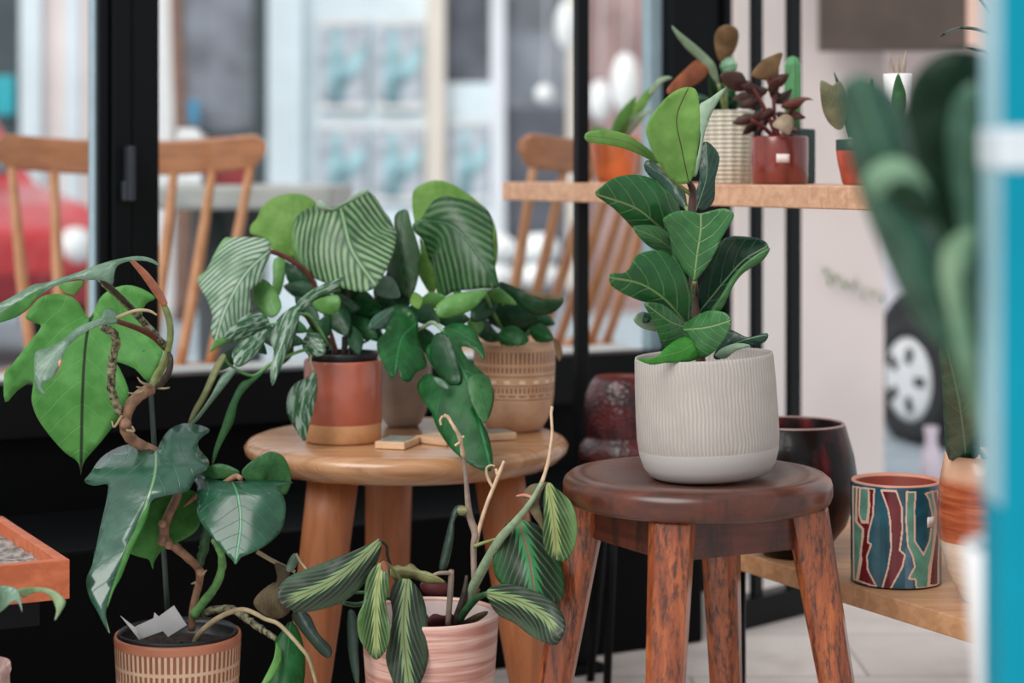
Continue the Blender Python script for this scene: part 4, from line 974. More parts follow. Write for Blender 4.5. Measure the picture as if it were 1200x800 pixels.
# ================================================================== calathea and trailing leaves on the table
d = 2.9
leaf(ca, [(318,292),(314,281),(300,278),(272,278),(262,280),(252,296),(242,316),(231,326),(235,338),(242,350),(249,370),(247,384),(251,400),(262,402),(280,388),(292,374),(296,360),(293,340),(306,330),(311,314),(316,302)], [(318,292),(288,320),(264,362),(252,400)], 2.86, 2.80, L['stripeB'], tilt=.15, cup=.2)
leaf(ca, [(370,238),(358,229),(340,227),(320,232),(306,244),(301,256),(294,264),(294,274),(312,280),(318,290),(326,298),(340,302),(352,310),(360,300),(362,270),(366,250)], [(340,302),(342,260),(346,228)], 2.98, 3.0, L['lime'], cup=.1)
leaf(ca, [(321,304),(334,302),(334,322),(328,345),(319,348),(320,326)], [(330,303),(322,346)], 2.97, 2.95, L['lime2'], cup=.1)
leaf(ca, [(334,306),(346,312),(364,322),(372,334),(362,344),(346,340),(336,326)], [(336,308),(366,340)], 2.95, 2.94, L['deep2'], cup=.1)
leaf(ca, [(398,240),(412,232),(428,224),(440,231),(449,246),(458,258),(464,276),(462,292),(452,317),(440,336),(424,342),(400,337),(368,326),(352,310),(344,294),(341,276),(345,259),(354,248),(370,241),(384,243)], [(398,241),(401,252),(409,285),(420,306),(440,334)], 2.93, 2.83, L['stripeA'], tilt=-.1, cup=.22, droop=.04)
leaf(ca, [(372,241),(374,234),(380,238),(386,244),(398,240),(414,229),(428,221),(432,224),(420,232),(404,241),(392,247),(378,246)], [(374,238),(430,223)], 2.915, 2.90, L['figpale'], cup=.2)  # pale strip: whitish highlight along the curled edge, put in as colour
leaf(ca, [(471,246),(463,252),(462,266),(464,276),(459,294),(453,317),(460,328),(475,348),(484,344),(490,326),(493,301),(489,283),(482,262),(478,247)], [(471,247),(470,290),(478,346)], 2.98, 2.92, L['stripeC'], tilt=.3, cup=.2)
stem(ca, [(316,294,2.86),(330,299,2.87),(346,308,2.88),(362,322,2.89),(376,350,2.90),(386,385,2.90),(396,418,2.90)], [2.6,3,3,2.8,2.6,2.6,2.8], S['darkred'], 'petiole')
stem(ca, [(398,242,2.935),(408,300,2.96),(408,360,2.93),(404,418,2.90)], [2,2.4,2.6,3], S['dark'], 'petiole')
stem(ca, [(471,250,2.985),(452,330,2.97),(420,385,2.94),(408,418,2.91)], [2,2.4,2.6,3], S['dark'], 'petiole')
stem(ca, [(342,300,2.98),(352,350,2.95),(380,395,2.92),(398,418,2.90)], [2,2.4,2.6,3], S['dkgreen'], 'petiole')
# trailing leaves
leaf(ca, [(262,396),(274,380),(290,368),(304,366),(315,374),(313,386),(298,396),(280,402)], [(313,376),(290,382),(264,396)], 2.80, 2.76, L['silver'], cup=.2)
leaf(ca, [(246,412),(251,400),(261,395),(272,399),(262,404),(253,408)], [(270,399),(248,410)], 2.79, 2.76, L['lime2'], cup=.2)
leaf(ca, [(272,412),(285,399),(313,385),(308,404),(294,422),(277,430)], [(312,387),(276,428)], 2.785, 2.75, L['silver'], tilt=.2, cup=.2)
leaf(ca, [(350,359),(340,361),(325,375),(317,397),(321,412),(317,433),(319,452),(327,437),(335,417),(346,395),(350,377)], [(349,361),(334,395),(319,450)], 2.80, 2.74, L['silver'], tilt=.15, cup=.3)
leaf(ca, [(342,366),(352,350),(368,338),(385,330),(398,326),(404,321),(403,328),(395,334),(400,342),(385,344),(370,350),(356,362)], [(344,364),(370,343),(403,324)], 2.80, 2.78, L['silver'], tilt=-.2, cup=.2)
leaf(ca, [(366,355),(380,348),(396,346),(399,358),(390,369),(375,366)], [(368,356),(397,358)], 2.84, 2.82, L['lime2'], cup=.15)
leaf(ca, [(300,330),(312,328),(324,342),(330,360),(320,372),(306,366),(296,350)], [(304,330),(322,370)], 2.87, 2.84, L['lime2'], cup=.15)
leaf(ca, [(369,435),(360,442),(345,450),(337,465),(337,485),(346,502),(357,517),(362,500),(369,475),(372,450)], [(369,436),(356,470),(357,516)], 2.80, 2.79, L['silver'], tilt=.15, cup=.2)
stem(ca, [(372,408,2.84),(365,416,2.81),(364,424,2.80),(368,436,2.80)], [1.4,1.5,1.5,1.5], S['tan'], 'petiole')
leaf(ca, [(354,402),(362,390),(375,392),(382,412),(372,418),(360,415)], [(356,398),(378,413)], 2.815, 2.80, L['silver'], cup=.2)
leaf(ca, [(309,436),(292,444),(281,450),(269,474),(260,500),(251,526),(249,545),(259,521),(273,496),(278,474),(287,458)], [(308,437),(278,462),(250,543)], 2.77, 2.72, L['dullgreen'], tilt=.3, cup=.3)
leaf(ca, [(221,497),(225,482),(237,460),(250,430),(260,415),(265,418),(257,434),(246,458),(235,478)], [(264,416),(222,496)], 2.74, 2.70, leafmat('leaf_olive_curl', (150, 152, 100), (120, 126, 76), rough=.45, trans=.3), tilt=.3, cup=.3)
leaf(ca, [(222,497),(233,484),(248,462),(260,440),(277,431),(271,443),(247,473),(231,493)], [(276,432),(223,496)], 2.73, 2.69, L['greygreen'], tilt=-.3, cup=.3)
stem(ca, [(382,404,2.84),(350,412,2.80),(318,426,2.78),(296,440,2.77),(270,428,2.76),(262,416,2.75)], [2.2,2,2,1.8,1.6,1.4], S['green'], 'vine')
stem(ca, [(384,402,2.84),(360,368,2.82),(330,378,2.80),(312,380,2.79)], [2,2,1.8,1.4], S['green'], 'vine')
stem(ca, [(352,360,2.81),(366,382,2.84),(384,408,2.88)], [1.4,2.4,2.4], S['dark'], 'petiole')
for (c, rot, a, bb, dd_, m) in (((420,356),.3,28,18,2.95,'deep'), ((396,372),1.1,24,15,2.90,'deep2'), ((424,384),.6,22,13,2.92,'deep'), ((378,386),2.0,20,10,2.86,'deep2'), ((440,372),-.4,22,14,2.96,'deep2'), ((356,340),.2,24,12,2.93,'deep2'), ((406,342),-.5,22,12,2.95,'deep'), ((300,402),.8,18,8,2.80,'deep2'), ((336,412),-1.2,16,8,2.84,'deep2'), ((416,398),1.3,18,10,2.88,'deep2'), ((268,420),2.3,18,9,2.79,'deep2'), ((452,352),.9,22,12,2.97,'deep'), ((346,382),.4,16,8,2.85,'dullgreen'), ((312,390),1.0,20,10,2.83,'deep2'), ((330,384),-.6,20,9,2.86,'deep'), ((360,362),.8,20,10,2.89,'deep2'), ((376,352),-.3,18,9,2.91,'deep'), ((340,398),.2,18,8,2.85,'deep2'), ((290,412),-.5,18,9,2.81,'deep'), ((366,398),1.4,16,8,2.87,'deep'), ((278,386),.5,16,9,2.82,'deep2'), ((396,358),.1,26,14,2.93,'deep2'), ((416,372),-.6,24,13,2.95,'deep'), ((436,388),.7,18,10,2.94,'deep2')):
    ux, uy = math.cos(rot), math.sin(rot)
    leaf(ca, ell(*c, a, bb, rot, 12, .5), [(c[0]-ux*a, c[1]-uy*a), c, (c[0]+ux*a, c[1]+uy*a)], dd_+.02, dd_-.02, L[m], tilt=random.uniform(-.3, .3), cup=.15)
for (x, y) in ((380,392),(402,395),(418,402),(432,398)): stem(ca, [(x,y,2.92),((x+402)/2,(y+416)/2,2.905),(402+(x-404)*.5,420,2.9)], [1.6,1.8,2], S['dark'], 'petiole')

# split leaves of the grey pot
leaf(mo, [(518,386),(531,379),(545,380),(557,390),(566,406),(568,422),(556,410),(541,406),(548,420),(571,442),(579,460),(577,478),(571,492),(563,488),(556,474),(562,490),(571,506),(577,531),(575,552),(554,546),(531,528),(516,508),(508,491),(505,482),(493,466),(489,451),(499,438),(510,441),(520,446),(512,436),(503,424),(499,410),(505,402),(514,397)], [(518,386),(538,424),(552,460),(575,550)], 2.82, 2.66, L['deep'], tilt=-.1, cup=.12, wave=.1)
leaf(mo, [(508,394),(520,390),(530,402),(536,424),(540,446),(530,452),(518,440),(504,420)], [(518,390),(536,446)], 2.775, 2.745, L['deep2'], tilt=.3, cup=.2)
leaf(mo, [(571,440),(578,460),(575,480),(568,496),(556,480),(548,456),(552,440)], [(556,436),(570,494)], 2.735, 2.70, L['dullgreen'], tilt=-.3, cup=.15)
leaf(mo, [(508,443),(516,443),(525,452),(524,456),(514,452)], [(508,443),(525,455)], 2.735, 2.73, L['greygreen'], cup=.2)  # small pale piece standing for the highlight beside the leaf's hole
leaf(mo, [(482,361),(490,376),(490,393),(496,413),(500,429),(488,436),(480,447),(470,444),(466,432),(460,444),(453,435),(447,422),(442,408),(443,398),(452,388),(446,384),(433,386),(436,373),(450,363),(467,357)], [(486,380),(470,398),(462,440)], 2.86, 2.78, L['deep'], tilt=.2, cup=.2, wave=.15)
leaf(mo, [(433,386),(435,374),(448,364),(462,360),(458,372),(452,384),(444,386)], [(460,362),(434,384)], 2.83, 2.80, L['glossy'], cup=.2)
stem(mo, [(486,388,2.88),(498,382,2.86),(508,378,2.84),(520,388,2.82)], [2.4,2.4,2.4,2], S['paleg'], 'petiole')
stem(mo, [(488,388,2.88),(480,400,2.98),(474,420,3.06)], [2.4,2.6,3], S['paleg'], 'petiole')
stem(mo, [(480,368,2.86),(478,395,2.98),(472,420,3.06)], [2.2,2.6,3], S['green'], 'petiole')
for (c, rot, a, bb, dd_, m) in (((452,336),.6,20,13,2.92,'greygreen'), ((470,344),1.2,20,12,2.94,'deep2'), ((498,368),.5,20,12,2.90,'deep2'), ((506,352),-.3,16,10,2.92,'lime2'), ((488,352),1.3,10,8,2.86,'lime'), ((500,400),1.2,18,12,2.92,'deep'), ((528,372),.1,22,12,2.9,'deep2'), ((462,372),.2,22,12,2.95,'deep2'), ((476,328),1.4,18,8,2.99,'deep2')):
    ux, uy = math.cos(rot), math.sin(rot)
    leaf(mo, ell(*c, a, bb, rot, 12, .45), [(c[0]-ux*a, c[1]-uy*a), c, (c[0]+ux*a, c[1]+uy*a)], dd_+.02, dd_-.02, L[m], tilt=random.uniform(-.3, .3), cup=.15)

# round calathea in the tan pot
leaf(rc, [(484,250),(484,225),(495,216),(511,211),(531,216),(545,225),(560,236),(574,250),(582,272),(583,298),(576,316),(540,326),(508,300),(490,272)], [(500,300),(520,260),(512,212)], 3.03, 3.05, L['lime'], cup=.1)
leaf(rc, [(484,262),(493,257),(502,243),(510,234),(522,229),(534,232),(545,234),(563,240),(576,254),(578,285),(581,317),(584,336),(567,337),(549,339),(531,342),(516,350),(511,335),(510,321),(502,301),(495,281),(486,272)], [(498,257),(529,263),(556,292),(584,336)], 2.93, 2.86, L['stripeC'], tilt=-.1, cup=.25, droop=.05)
leaf(rc, [(492,278),(503,300),(510,320),(512,335),(506,346),(496,332),(490,318),(493,298)], [(494,282),(506,344)], 3.0, 2.98, L['lime'], cup=.1)
leaf(rc, [(511,367),(512,357),(527,346),(545,342),(571,339),(565,351),(554,362),(536,370),(518,373)], [(570,340),(542,354),(512,366)], 2.86, 2.84, L['lime2'], tilt=.25, cup=.15)
leaf(rc, [(585,330),(601,335),(617,341),(637,343),(661,350),(652,364),(637,369),(624,368),(608,357),(594,346)], [(586,332),(620,350),(660,351)], 2.96, 2.90, L['deep2'], tilt=-.2, cup=.2)
leaf(rc, [(612,342),(630,342),(648,345),(661,350),(640,352),(624,348)], [(613,343),(660,350)], 2.895, 2.888, L['dry'], cup=.1)
leaf(rc, [(582,396),(588,386),(596,382),(608,384),(620,398),(609,405),(590,401)], [(584,393),(609,404)], 2.94, 2.92, L['deep'], cup=.2)
leaf(rc, [(620,385),(631,379),(642,384),(648,394),(646,400),(628,400)], [(622,386),(647,398)], 2.97, 2.95, L['deep'], cup=.2)
leaf(rc, [(571,342),(583,337),(596,345),(606,357),(590,355),(578,353)], [(572,342),(605,356)], 2.92, 2.90, L['lime2'], cup=.2)
leaf(rc, [(575,354),(600,352),(625,364),(630,378),(604,386),(574,379)], [(578,366),(628,372)], 2.99, 2.97, L['deep2'], cup=.15)
leaf(rc, [(556,352),(575,348),(582,360),(570,374),(552,376)], [(577,350),(556,374)], 2.93, 2.91, L['deep2'], cup=.2)
leaf(rc, [(550,372),(562,370),(567,382),(560,392),(548,386)], [(552,373),(563,390)], 2.95, 2.94, L['lime2'], cup=.2)
leaf(rc, [(648,396),(656,402),(659,414),(655,424),(651,411)], [(649,397),(656,422)], 2.95, 2.94, L['brown'], cup=.2)
for (c, rot, a, bb, dd_) in (((590,374),.3,24,12,3.02), ((566,384),1.0,18,10,2.97), ((610,388),-.2,22,9,3.0), ((574,394),.2,16,7,2.96), ((632,372),.4,20,9,3.02)):
    ux, uy = math.cos(rot), math.sin(rot)
    leaf(rc, ell(*c, a, bb, rot, 12, .45), [(c[0]-ux*a, c[1]-uy*a), c, (c[0]+ux*a, c[1]+uy*a)], dd_+.02, dd_-.02, L['deep2'], tilt=random.uniform(-.3, .3), cup=.15)
for pts in ([(498,258,2.94),(530,330,2.99),(572,380,3.02),(590,404,3.025)], [(500,300,3.03),(540,350,3.03),(596,405,3.03)], [(586,332,2.965),(592,370,3.0),(600,404,3.025)], [(568,341,2.865),(580,370,2.96),(598,402,3.02)], [(622,386,2.97),(614,396,3.0),(606,404,3.02)], [(584,392,2.95),(590,400,2.99),(598,406,3.02)]):
    stem(rc, pts, 2.2, S['green'], 'petiole')

# ================================================================== prayer plant in the pink pot
leaf(mr, [(444,631),(437,635),(410,647),(377,660),(345,672),(329,684),(325,699),(334,711),(352,717),(375,714),(400,706),(420,691),(435,671),(445,650),(447,637)], [(445,632),(424,653),(386,682),(330,706)], 2.52, 2.46, L['maranta'], tilt=.1, cup=.18, droop=.04)
leaf(mr, [(447,659),(437,665),(429,680),(426,705),(420,720),(419,735),(422,750),(432,765),(441,773),(450,765),(456,752),(457,730),(452,707),(456,687),(455,668)], [(447,660),(441,700),(441,772)], 2.505, 2.48, L['maranta3'], tilt=.1, cup=-.15, wave=.15)
leaf(mr, [(477,678),(465,679),(457,695),(460,720),(456,750),(452,770),(458,792),(466,810),(480,816),(492,802),(501,776),(502,750),(499,712),(492,692),(482,680)], [(477,679),(473,740),(481,815)], 2.52, 2.49, L['maranta'], tilt=-.08, cup=.15)
leaf(mr, [(456,668),(465,662),(474,664),(482,660),(492,668),(502,670),(522,681),(510,684),(496,682),(480,677),(466,680),(459,676)], [(457,670),(488,671),(521,681)], 2.55, 2.54, L['curlpale'], cup=.4, wave=.5)
leaf(mr, [(448,657),(455,660),(457,672),(452,676),(447,668)], [(449,658),(454,675)], 2.50, 2.50, mat('leaf_brown_spot', (122, 70, 48), .6, .2, 60), cup=.2)
leaf(mr, [(342,720),(352,716),(363,721),(373,742),(388,758),(387,770),(377,767),(360,748),(347,731)], [(350,718),(364,742),(386,768)], 2.56, 2.54, L['darkcurl'], tilt=.2, cup=.4)
leaf(mr, [(298,702),(310,689),(325,682),(334,700),(340,715),(325,725),(308,719),(299,711)], [(330,690),(302,706)], 2.58, 2.58, L['dry'], cup=.3, wave=.4)
leaf(mr, [(322,660),(332,662),(340,672),(330,684),(322,690),(325,676)], [(334,664),(323,688)], 2.58, 2.58, L['dry'], cup=.3, wave=.4)
leaf(mr, [(335,664),(344,648),(350,655),(345,666),(338,670)], [(346,650),(337,668)], 2.57, 2.57, L['greygreen'], cup=.4)
leaf(mr, [(408,716),(418,722),(420,760),(421,800),(415,796),(408,760)], [(413,718),(420,799)], 2.54, 2.53, L['darkcurl'], cup=.3)
stem(mr, [(347,649,2.57),(352,658,2.56),(360,668,2.55)], [1.6,1.6,1.2], S['tan'], 'petiole')
stem(mr, [(445,632,2.52),(453,640,2.54),(455,655,2.56),(470,690,2.58),(496,722,2.6)], [1.6,2,2,2.4,3], S['dark'], 'petiole')
stem(mr, [(448,659,2.505),(458,664,2.53),(484,700,2.57),(500,724,2.59)], [1.6,2,2.4,3], S['olive'], 'petiole')
stem(mr, [(402,706,2.54),(420,708,2.56),(460,700,2.58),(498,722,2.59)], [2.6,3,2.6,2.6], S['dkgreen'], 'petiole')
stem(mr, [(344,716,2.56),(380,700,2.58),(440,695,2.6),(498,724,2.61)], [2,2,2,2.6], S['dkgreen'], 'petiole')
leaf(mr, [(547,598),(542,592),(533,594),(528,606),(523,625),(517,650),(515,668),(523,666),(528,650),(532,628),(533,610),(539,602),(546,606)], [(546,600),(534,600),(526,636),(517,667)], 2.60, 2.58, L['darkcurl'], tilt=.3, cup=.4)
leaf(mr, [(536,596),(542,592),(549,597),(545,603),(538,603)], [(536,598),(548,599)], 2.585, 2.58, L['curlpale'], cup=.4)
stem(mr, [(556,690,2.60),(555,642,2.60),(557,625,2.60),(550,602,2.60),(546,560,2.59),(543,530,2.58)], [3.4,3.8,4.6,4,2.6,2.4], S['mauve'], 'stem')
stem(mr, [(543,536,2.58),(539,513,2.57),(533,502,2.56),(526,490,2.56),(520,486,2.56)], [2.6,2.6,2,2.2,2.4], S['straw'], 'flower_stalk', bumps=.25)
for pts in ([(539,514,2.57),(544,511,2.57)], [(539,518,2.57),(533,522,2.57)], [(519,487,2.56),(516,492,2.56),(517,498,2.56)], [(540,510,2.57),(535,508,2.57)]):
    stem(mr, pts, 1.5, S['straw'], 'flower_stalk', 7)
stem(mr, [(557,640,2.60),(562,618,2.60),(570,592,2.60),(580,567,2.60),(586,552,2.60),(591,540,2.60)], [3,2.6,2.4,2.4,2.4,1.8], S['straw'], 'stem')
stem(mr, [(583,556,2.60),(581,549,2.60)], [2.2,1.6], S['straw'], 'flower_stalk', 7)
stem(mr, [(578,572,2.60),(572,560,2.60),(570,549,2.60),(575,545,2.60),(580,546,2.60)], [1.8,2,1.5,1.2,1], S['straw'], 'flower_stalk', 7)
stem(mr, [(555,640,2.595),(566,636,2.59),(584,630,2.58)], [2.4,2,1], S['olive'], 'stem_tip', 7)
stem(mr, [(535,735,2.61),(549,703,2.60),(558,681,2.58),(585,633,2.52),(605,610,2.49),(622,588,2.46),(635,565,2.45)], [5,5.6,6,5.4,4.4,3.2,2.6], S['paleg'], 'stem')
stem(mr, [(635,565,2.45),(642,543,2.45),(645,525,2.45),(647,505,2.45),(646,486,2.45),(647,476,2.45)], [2.4,2.2,1.8,1.6,1.7,1.8], S['straw'], 'flower_stalk', bumps=.15)
leaf(mr, [(596,610),(604,610),(612,609),(630,615),(645,632),(658,660),(662,688),(656,706),(640,706),(615,700),(596,690),(581,676),(578,652),(586,626)], [(608,610),(620,652),(628,704)], 2.52, 2.49, L['maranta2'], tilt=.1, cup=.2)
leaf(mr, [(642,565),(634,566),(622,568),(614,578),(618,594),(630,612),(637,622),(636,605),(632,590),(636,575)], [(641,566),(624,586),(634,618)], 2.47, 2.465, L['dry'], tilt=.2, cup=.2)
leaf(mr, [(642,565),(652,572),(664,582),(671,592),(676,610),(675,635),(666,655),(655,657),(641,648),(636,630),(637,605),(637,582)], [(642,567),(648,600),(653,655)], 2.45, 2.44, L['maranta3'], tilt=.1, cup=-.12)
stem(mr, [(605,581,2.47),(615,580,2.47),(624,583,2.465)], [1,2,2.4], S['pink'], 'stem_tip', 7)
leaf(mr, [(570,694),(578,686),(594,684),(612,687),(630,694),(648,705),(659,719),(663,732),(659,746),(652,755),(639,753),(621,744),(603,730),(585,721),(574,706)], [(571,695),(607,704),(638,722),(654,744)], 2.52, 2.42, L['maranta'], tilt=.1, cup=.18)
stem(mr, [(571,695,2.52),(560,700,2.56),(548,712,2.58),(538,726,2.60)], [3,4,4.6,4.6], S['dkgreen'], 'petiole')
stem(mr, [(529,668,2.58),(528,690,2.585),(525,732,2.59)], [3.4,3.6,3.4], S['mauve'], 'old_stem')
stem(mr, [(528,671,2.58),(512,672,2.57),(498,680,2.56)], [2.6,2.2,1.6], S['mauve'], 'old_stem')
stem(mr, [(547,674,2.59),(543,700,2.59),(532,732,2.60)], [1.8,4,5], S['dark'], 'old_stem')
stem(mr, [(562,690,2.60),(554,704,2.60),(540,722,2.60)], [1.2,2.2,3], S['brown'], 'old_stem')
for pts, dd_ in (([(500,728),(508,719),(520,721),(530,719),(532,728),(520,734),(504,735)], 2.585), ([(492,684),(510,676),(524,684),(522,697),(500,697)], 2.62), ([(530,734),(545,726),(560,718),(572,716),(566,724),(548,732)], 2.60)):
    leaf(mr, pts, [pts[0], pts[3]], dd_, dd_+.005, L['redunder'] if dd_ != 2.60 else L['dry'], cup=.3, name='dead_leaf')

# ================================================================== fiddle leaf fig
stem(fig, [(822,430,2.5),(818,395,2.5),(814,350,2.5),(811,300,2.5),(811,250,2.5),(812,225,2.5),(807,212,2.49)], [6,5.6,5.2,5,5,4.6,3], mat('fig_trunk', (76, 52, 44), .6, .2, 60), 'trunk')
leaf(fig, [(807,214),(794,215),(783,207),(778,196),(769,187),(760,165),(757,151),(764,135),(778,117),(794,105),(809,102),(817,108),(820,130),(820,157),(817,180),(814,202)], [(807,213),(799,175),(793,138),(806,104)], 2.47, 2.44, L['figunder'], tilt=.1, cup=-.12)
leaf(fig, [(685,160),(690,154),(710,152),(733,157),(751,168),(766,180),(772,192),(749,181),(728,173),(704,169),(689,166)], [(771,191),(736,167),(686,159)], 2.49, 2.38, L['figunder'], tilt=.35, cup=.1)
leaf(fig, [(818,126),(832,115),(851,102),(843,117),(834,133),(826,155),(822,178),(817,204),(812,204),(818,180),(821,157)], [(815,203),(823,155),(850,104)], 2.52, 2.56, L['figpale'], tilt=.3, cup=.15)
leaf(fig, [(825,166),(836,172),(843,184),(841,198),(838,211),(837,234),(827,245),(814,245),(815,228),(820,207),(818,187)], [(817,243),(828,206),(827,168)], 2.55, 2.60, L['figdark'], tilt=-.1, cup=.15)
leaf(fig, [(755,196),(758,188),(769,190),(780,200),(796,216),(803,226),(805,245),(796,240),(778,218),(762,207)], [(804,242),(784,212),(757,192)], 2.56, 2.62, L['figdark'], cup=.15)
leaf(fig, [(697,227),(706,218),(716,210),(734,205),(755,206),(773,214),(787,227),(796,243),(797,268),(793,296),(776,292),(758,286),(746,272),(735,260),(720,245),(708,236)], [(792,284),(767,260),(742,242),(698,227)], 2.49, 2.38, L['figtop'], tilt=-.25, cup=.2)
leaf(fig, [(742,268),(748,264),(770,265),(790,280),(794,298),(790,302),(775,296),(757,286)], [(793,296),(768,278),(744,268)], 2.47, 2.42, L['figmid'], tilt=.2, cup=.1)
leaf(fig, [(777,257),(784,251),(794,247),(808,247),(820,250),(832,247),(846,244),(856,246),(860,253),(855,263),(847,277),(840,292),(831,309),(821,322),(813,330),(806,322),(796,312),(788,298),(785,278),(780,266)], [(813,328),(817,297),(821,268),(821,249)], 2.46, 2.44, L['figmid'], cup=-.1, wave=.05)
leaf(fig, [(714,325),(717,320),(730,320),(738,314),(745,300),(760,294),(777,294),(791,302),(801,317),(808,334),(812,352),(811,367),(803,378),(790,366),(777,356),(757,354),(735,346),(717,335)], [(803,377),(779,350),(750,332),(716,325)], 2.475, 2.36, L['figtop'], tilt=-.2, cup=.16)
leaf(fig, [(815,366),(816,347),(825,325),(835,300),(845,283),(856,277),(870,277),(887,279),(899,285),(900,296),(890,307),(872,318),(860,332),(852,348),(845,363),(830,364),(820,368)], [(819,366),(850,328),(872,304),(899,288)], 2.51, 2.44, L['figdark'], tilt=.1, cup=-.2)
leaf(fig, [(900,290),(900,297),(890,308),(872,319),(861,332),(853,348),(845,363),(832,365),(845,346),(856,327),(872,309)], [(836,363),(870,313),(899,292)], 2.455, 2.43, L['figmid'], cup=.2)
leaf(fig, [(755,355),(775,356),(790,366),(804,380),(812,398),(800,404),(785,408),(776,404),(770,388),(762,370)], [(806,384),(784,376),(758,357)], 2.465, 2.40, L['figmid'], tilt=.3, cup=.15)
leaf(fig, [(742,372),(752,365),(765,370),(771,387),(757,386),(746,380)], [(770,384),(744,373)], 2.46, 2.42, L['figpale'], cup=.2)
leaf(fig, [(745,371),(755,366),(763,370),(760,378),(750,377)], [(762,374),(746,372)], 2.435, 2.43, L['figdark'], cup=.2)
leaf(fig, [(800,384),(812,372),(830,364),(846,365),(856,372),(854,387),(846,402),(833,415),(820,419),(814,404),(806,392)], [(803,386),(830,383),(854,376)], 2.44, 2.40, L['figmid'], tilt=-.2, cup=.15)
leaf(fig, [(780,407),(796,396),(810,396),(815,404),(820,418),(805,424),(780,425),(762,427),(745,420),(756,420),(769,418)], [(814,402),(790,414),(746,420)], 2.43, 2.405, L['figbright'], tilt=.15, cup=.2)
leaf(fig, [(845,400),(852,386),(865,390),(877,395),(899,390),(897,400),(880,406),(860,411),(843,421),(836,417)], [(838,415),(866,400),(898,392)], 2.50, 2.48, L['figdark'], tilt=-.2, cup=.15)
leaf(fig, [(838,417),(846,408),(864,402),(880,405),(862,411),(850,420)], [(840,416),(878,405)], 2.47, 2.46, L['figpale'], cup=.2)
for pts in ([(814,330,2.46),(812,340,2.49),(813,350,2.5)], [(793,286,2.49),(804,292,2.50),(811,296,2.5)], [(804,378,2.475),(811,384,2.49),(817,390,2.5)], [(818,366,2.51),(816,374,2.505),(817,384,2.5)], [(815,243,2.55),(812,250,2.51),(811,256,2.5)], [(804,243,2.56),(809,250,2.52),(811,258,2.5)], [(771,191,2.49),(792,214,2.495),(810,228,2.5)], [(812,402,2.44),(816,406,2.48),(820,412,2.5)]):
    stem(fig, pts, 2.6, S['olive'], 'petiole')

# ================================================================== pots on the upper shelf
def onshelf(px, p): q = spx(px, p); return (q.x, q.y, SHZ+.0006)
# orange pot at the window end
o1 = thing('potted_houseplant', 'slim pale leaved plant in a glossy orange pot at the window end of the shelf', 'plant', onshelf(720, .105))
k = o1.location.y/F
pot(o1, vessel(20*k, 26.5*k, 28*k, 54*k, .004, .6, .006, .012), M['orange']); soil(o1, 24*k, 41*k)
y0 = o1.location.y
for a in ((716,166,745,112,16), (722,164,752,118,15), (726,166,775,92,13), (712,166,696,146,8), (720,165,690,152,7), (728,166,764,128,12), (724,166,735,136,8)):
    spray(o1, *a[:4], a[4], y0, y0+random.uniform(-.05, .05), L[random.choice(['sage', 'lime2', 'lime'])], bend=random.uniform(-6, 6), cup=.2)
# woven white pot with mixed leaves
o2 = thing('potted_mixed_foliage', 'mixed rust and sage foliage in a white woven pot on the shelf', 'plant', onshelf(853, .105))
y0 = o2.location.y; k = y0/F
pot(o2, [(0, .002), (25*k, 0), (27*k, .003), (29*k, 40*k), (30.5*k, 80*k), (31*k, 84*k), (30*k, 85*k), (28.5*k, 84*k), (28*k, 76*k), (0, 76*k)], M['woven'], seg=96); soil(o2, 28*k, 77*k)
leaf(o2, [(787,30),(797,38),(812,50),(830,66),(839,78),(843,100),(835,92),(822,74),(805,58),(793,43)], [(842,98),(826,70),(788,31)], y0-.02, y0-.06, L['sage'], cup=.15)
leaf(o2, [(837,44),(843,32),(855,29),(865,36),(864,52),(856,67),(845,73),(839,62)], [(846,72),(853,50),(856,30)], y0-.01, y0-.03, L['brown'], cup=.15)
leaf(o2, [(781,108),(787,97),(802,82),(817,70),(833,76),(825,92),(810,102),(792,112)], [(831,77),(806,88),(783,108)], y0-.03, y0-.08, L['rust'], cup=.2, wave=.1)
leaf(o2, [(844,76),(853,67),(863,72),(863,82),(853,87),(846,83)], [(845,80),(862,76)], y0-.04, y0-.05, leafmat('leaf_white_striped', (60, 150, 90), (40, 120, 66), None, 'stripe', .4, .3, N=5, K=1, stripe=(206, 222, 206)), cup=.2)
leaf(o2, [(760,109),(770,93),(782,89),(788,92),(776,97),(766,110)], [(787,91),(762,108)], y0-.06, y0-.12, L['sage'], cup=.2)
for i in range(16):
    a = random.uniform(-2.9, -.2); r = random.uniform(16, 34); spray(o2, 848+random.uniform(-8, 8), 134, 842+math.cos(a)*r*1.1, 122+math.sin(a)*r, random.uniform(9, 15), y0+.03, y0+random.uniform(-.03, .08), L[random.choice(['deep2', 'deep2', 'deep', 'glossy2'])], cup=.2, tilt=random.uniform(-.4, .4))
for pts in ([(842,98,y0-.02),(846,118,y0-.01),(850,138,y0)], [(846,72,y0-.01),(850,105,y0),(852,138,y0)], [(832,77,y0-.03),(844,106,y0-.01),(851,138,y0)]): stem(o2, pts, 2, S['olive'], 'petiole')
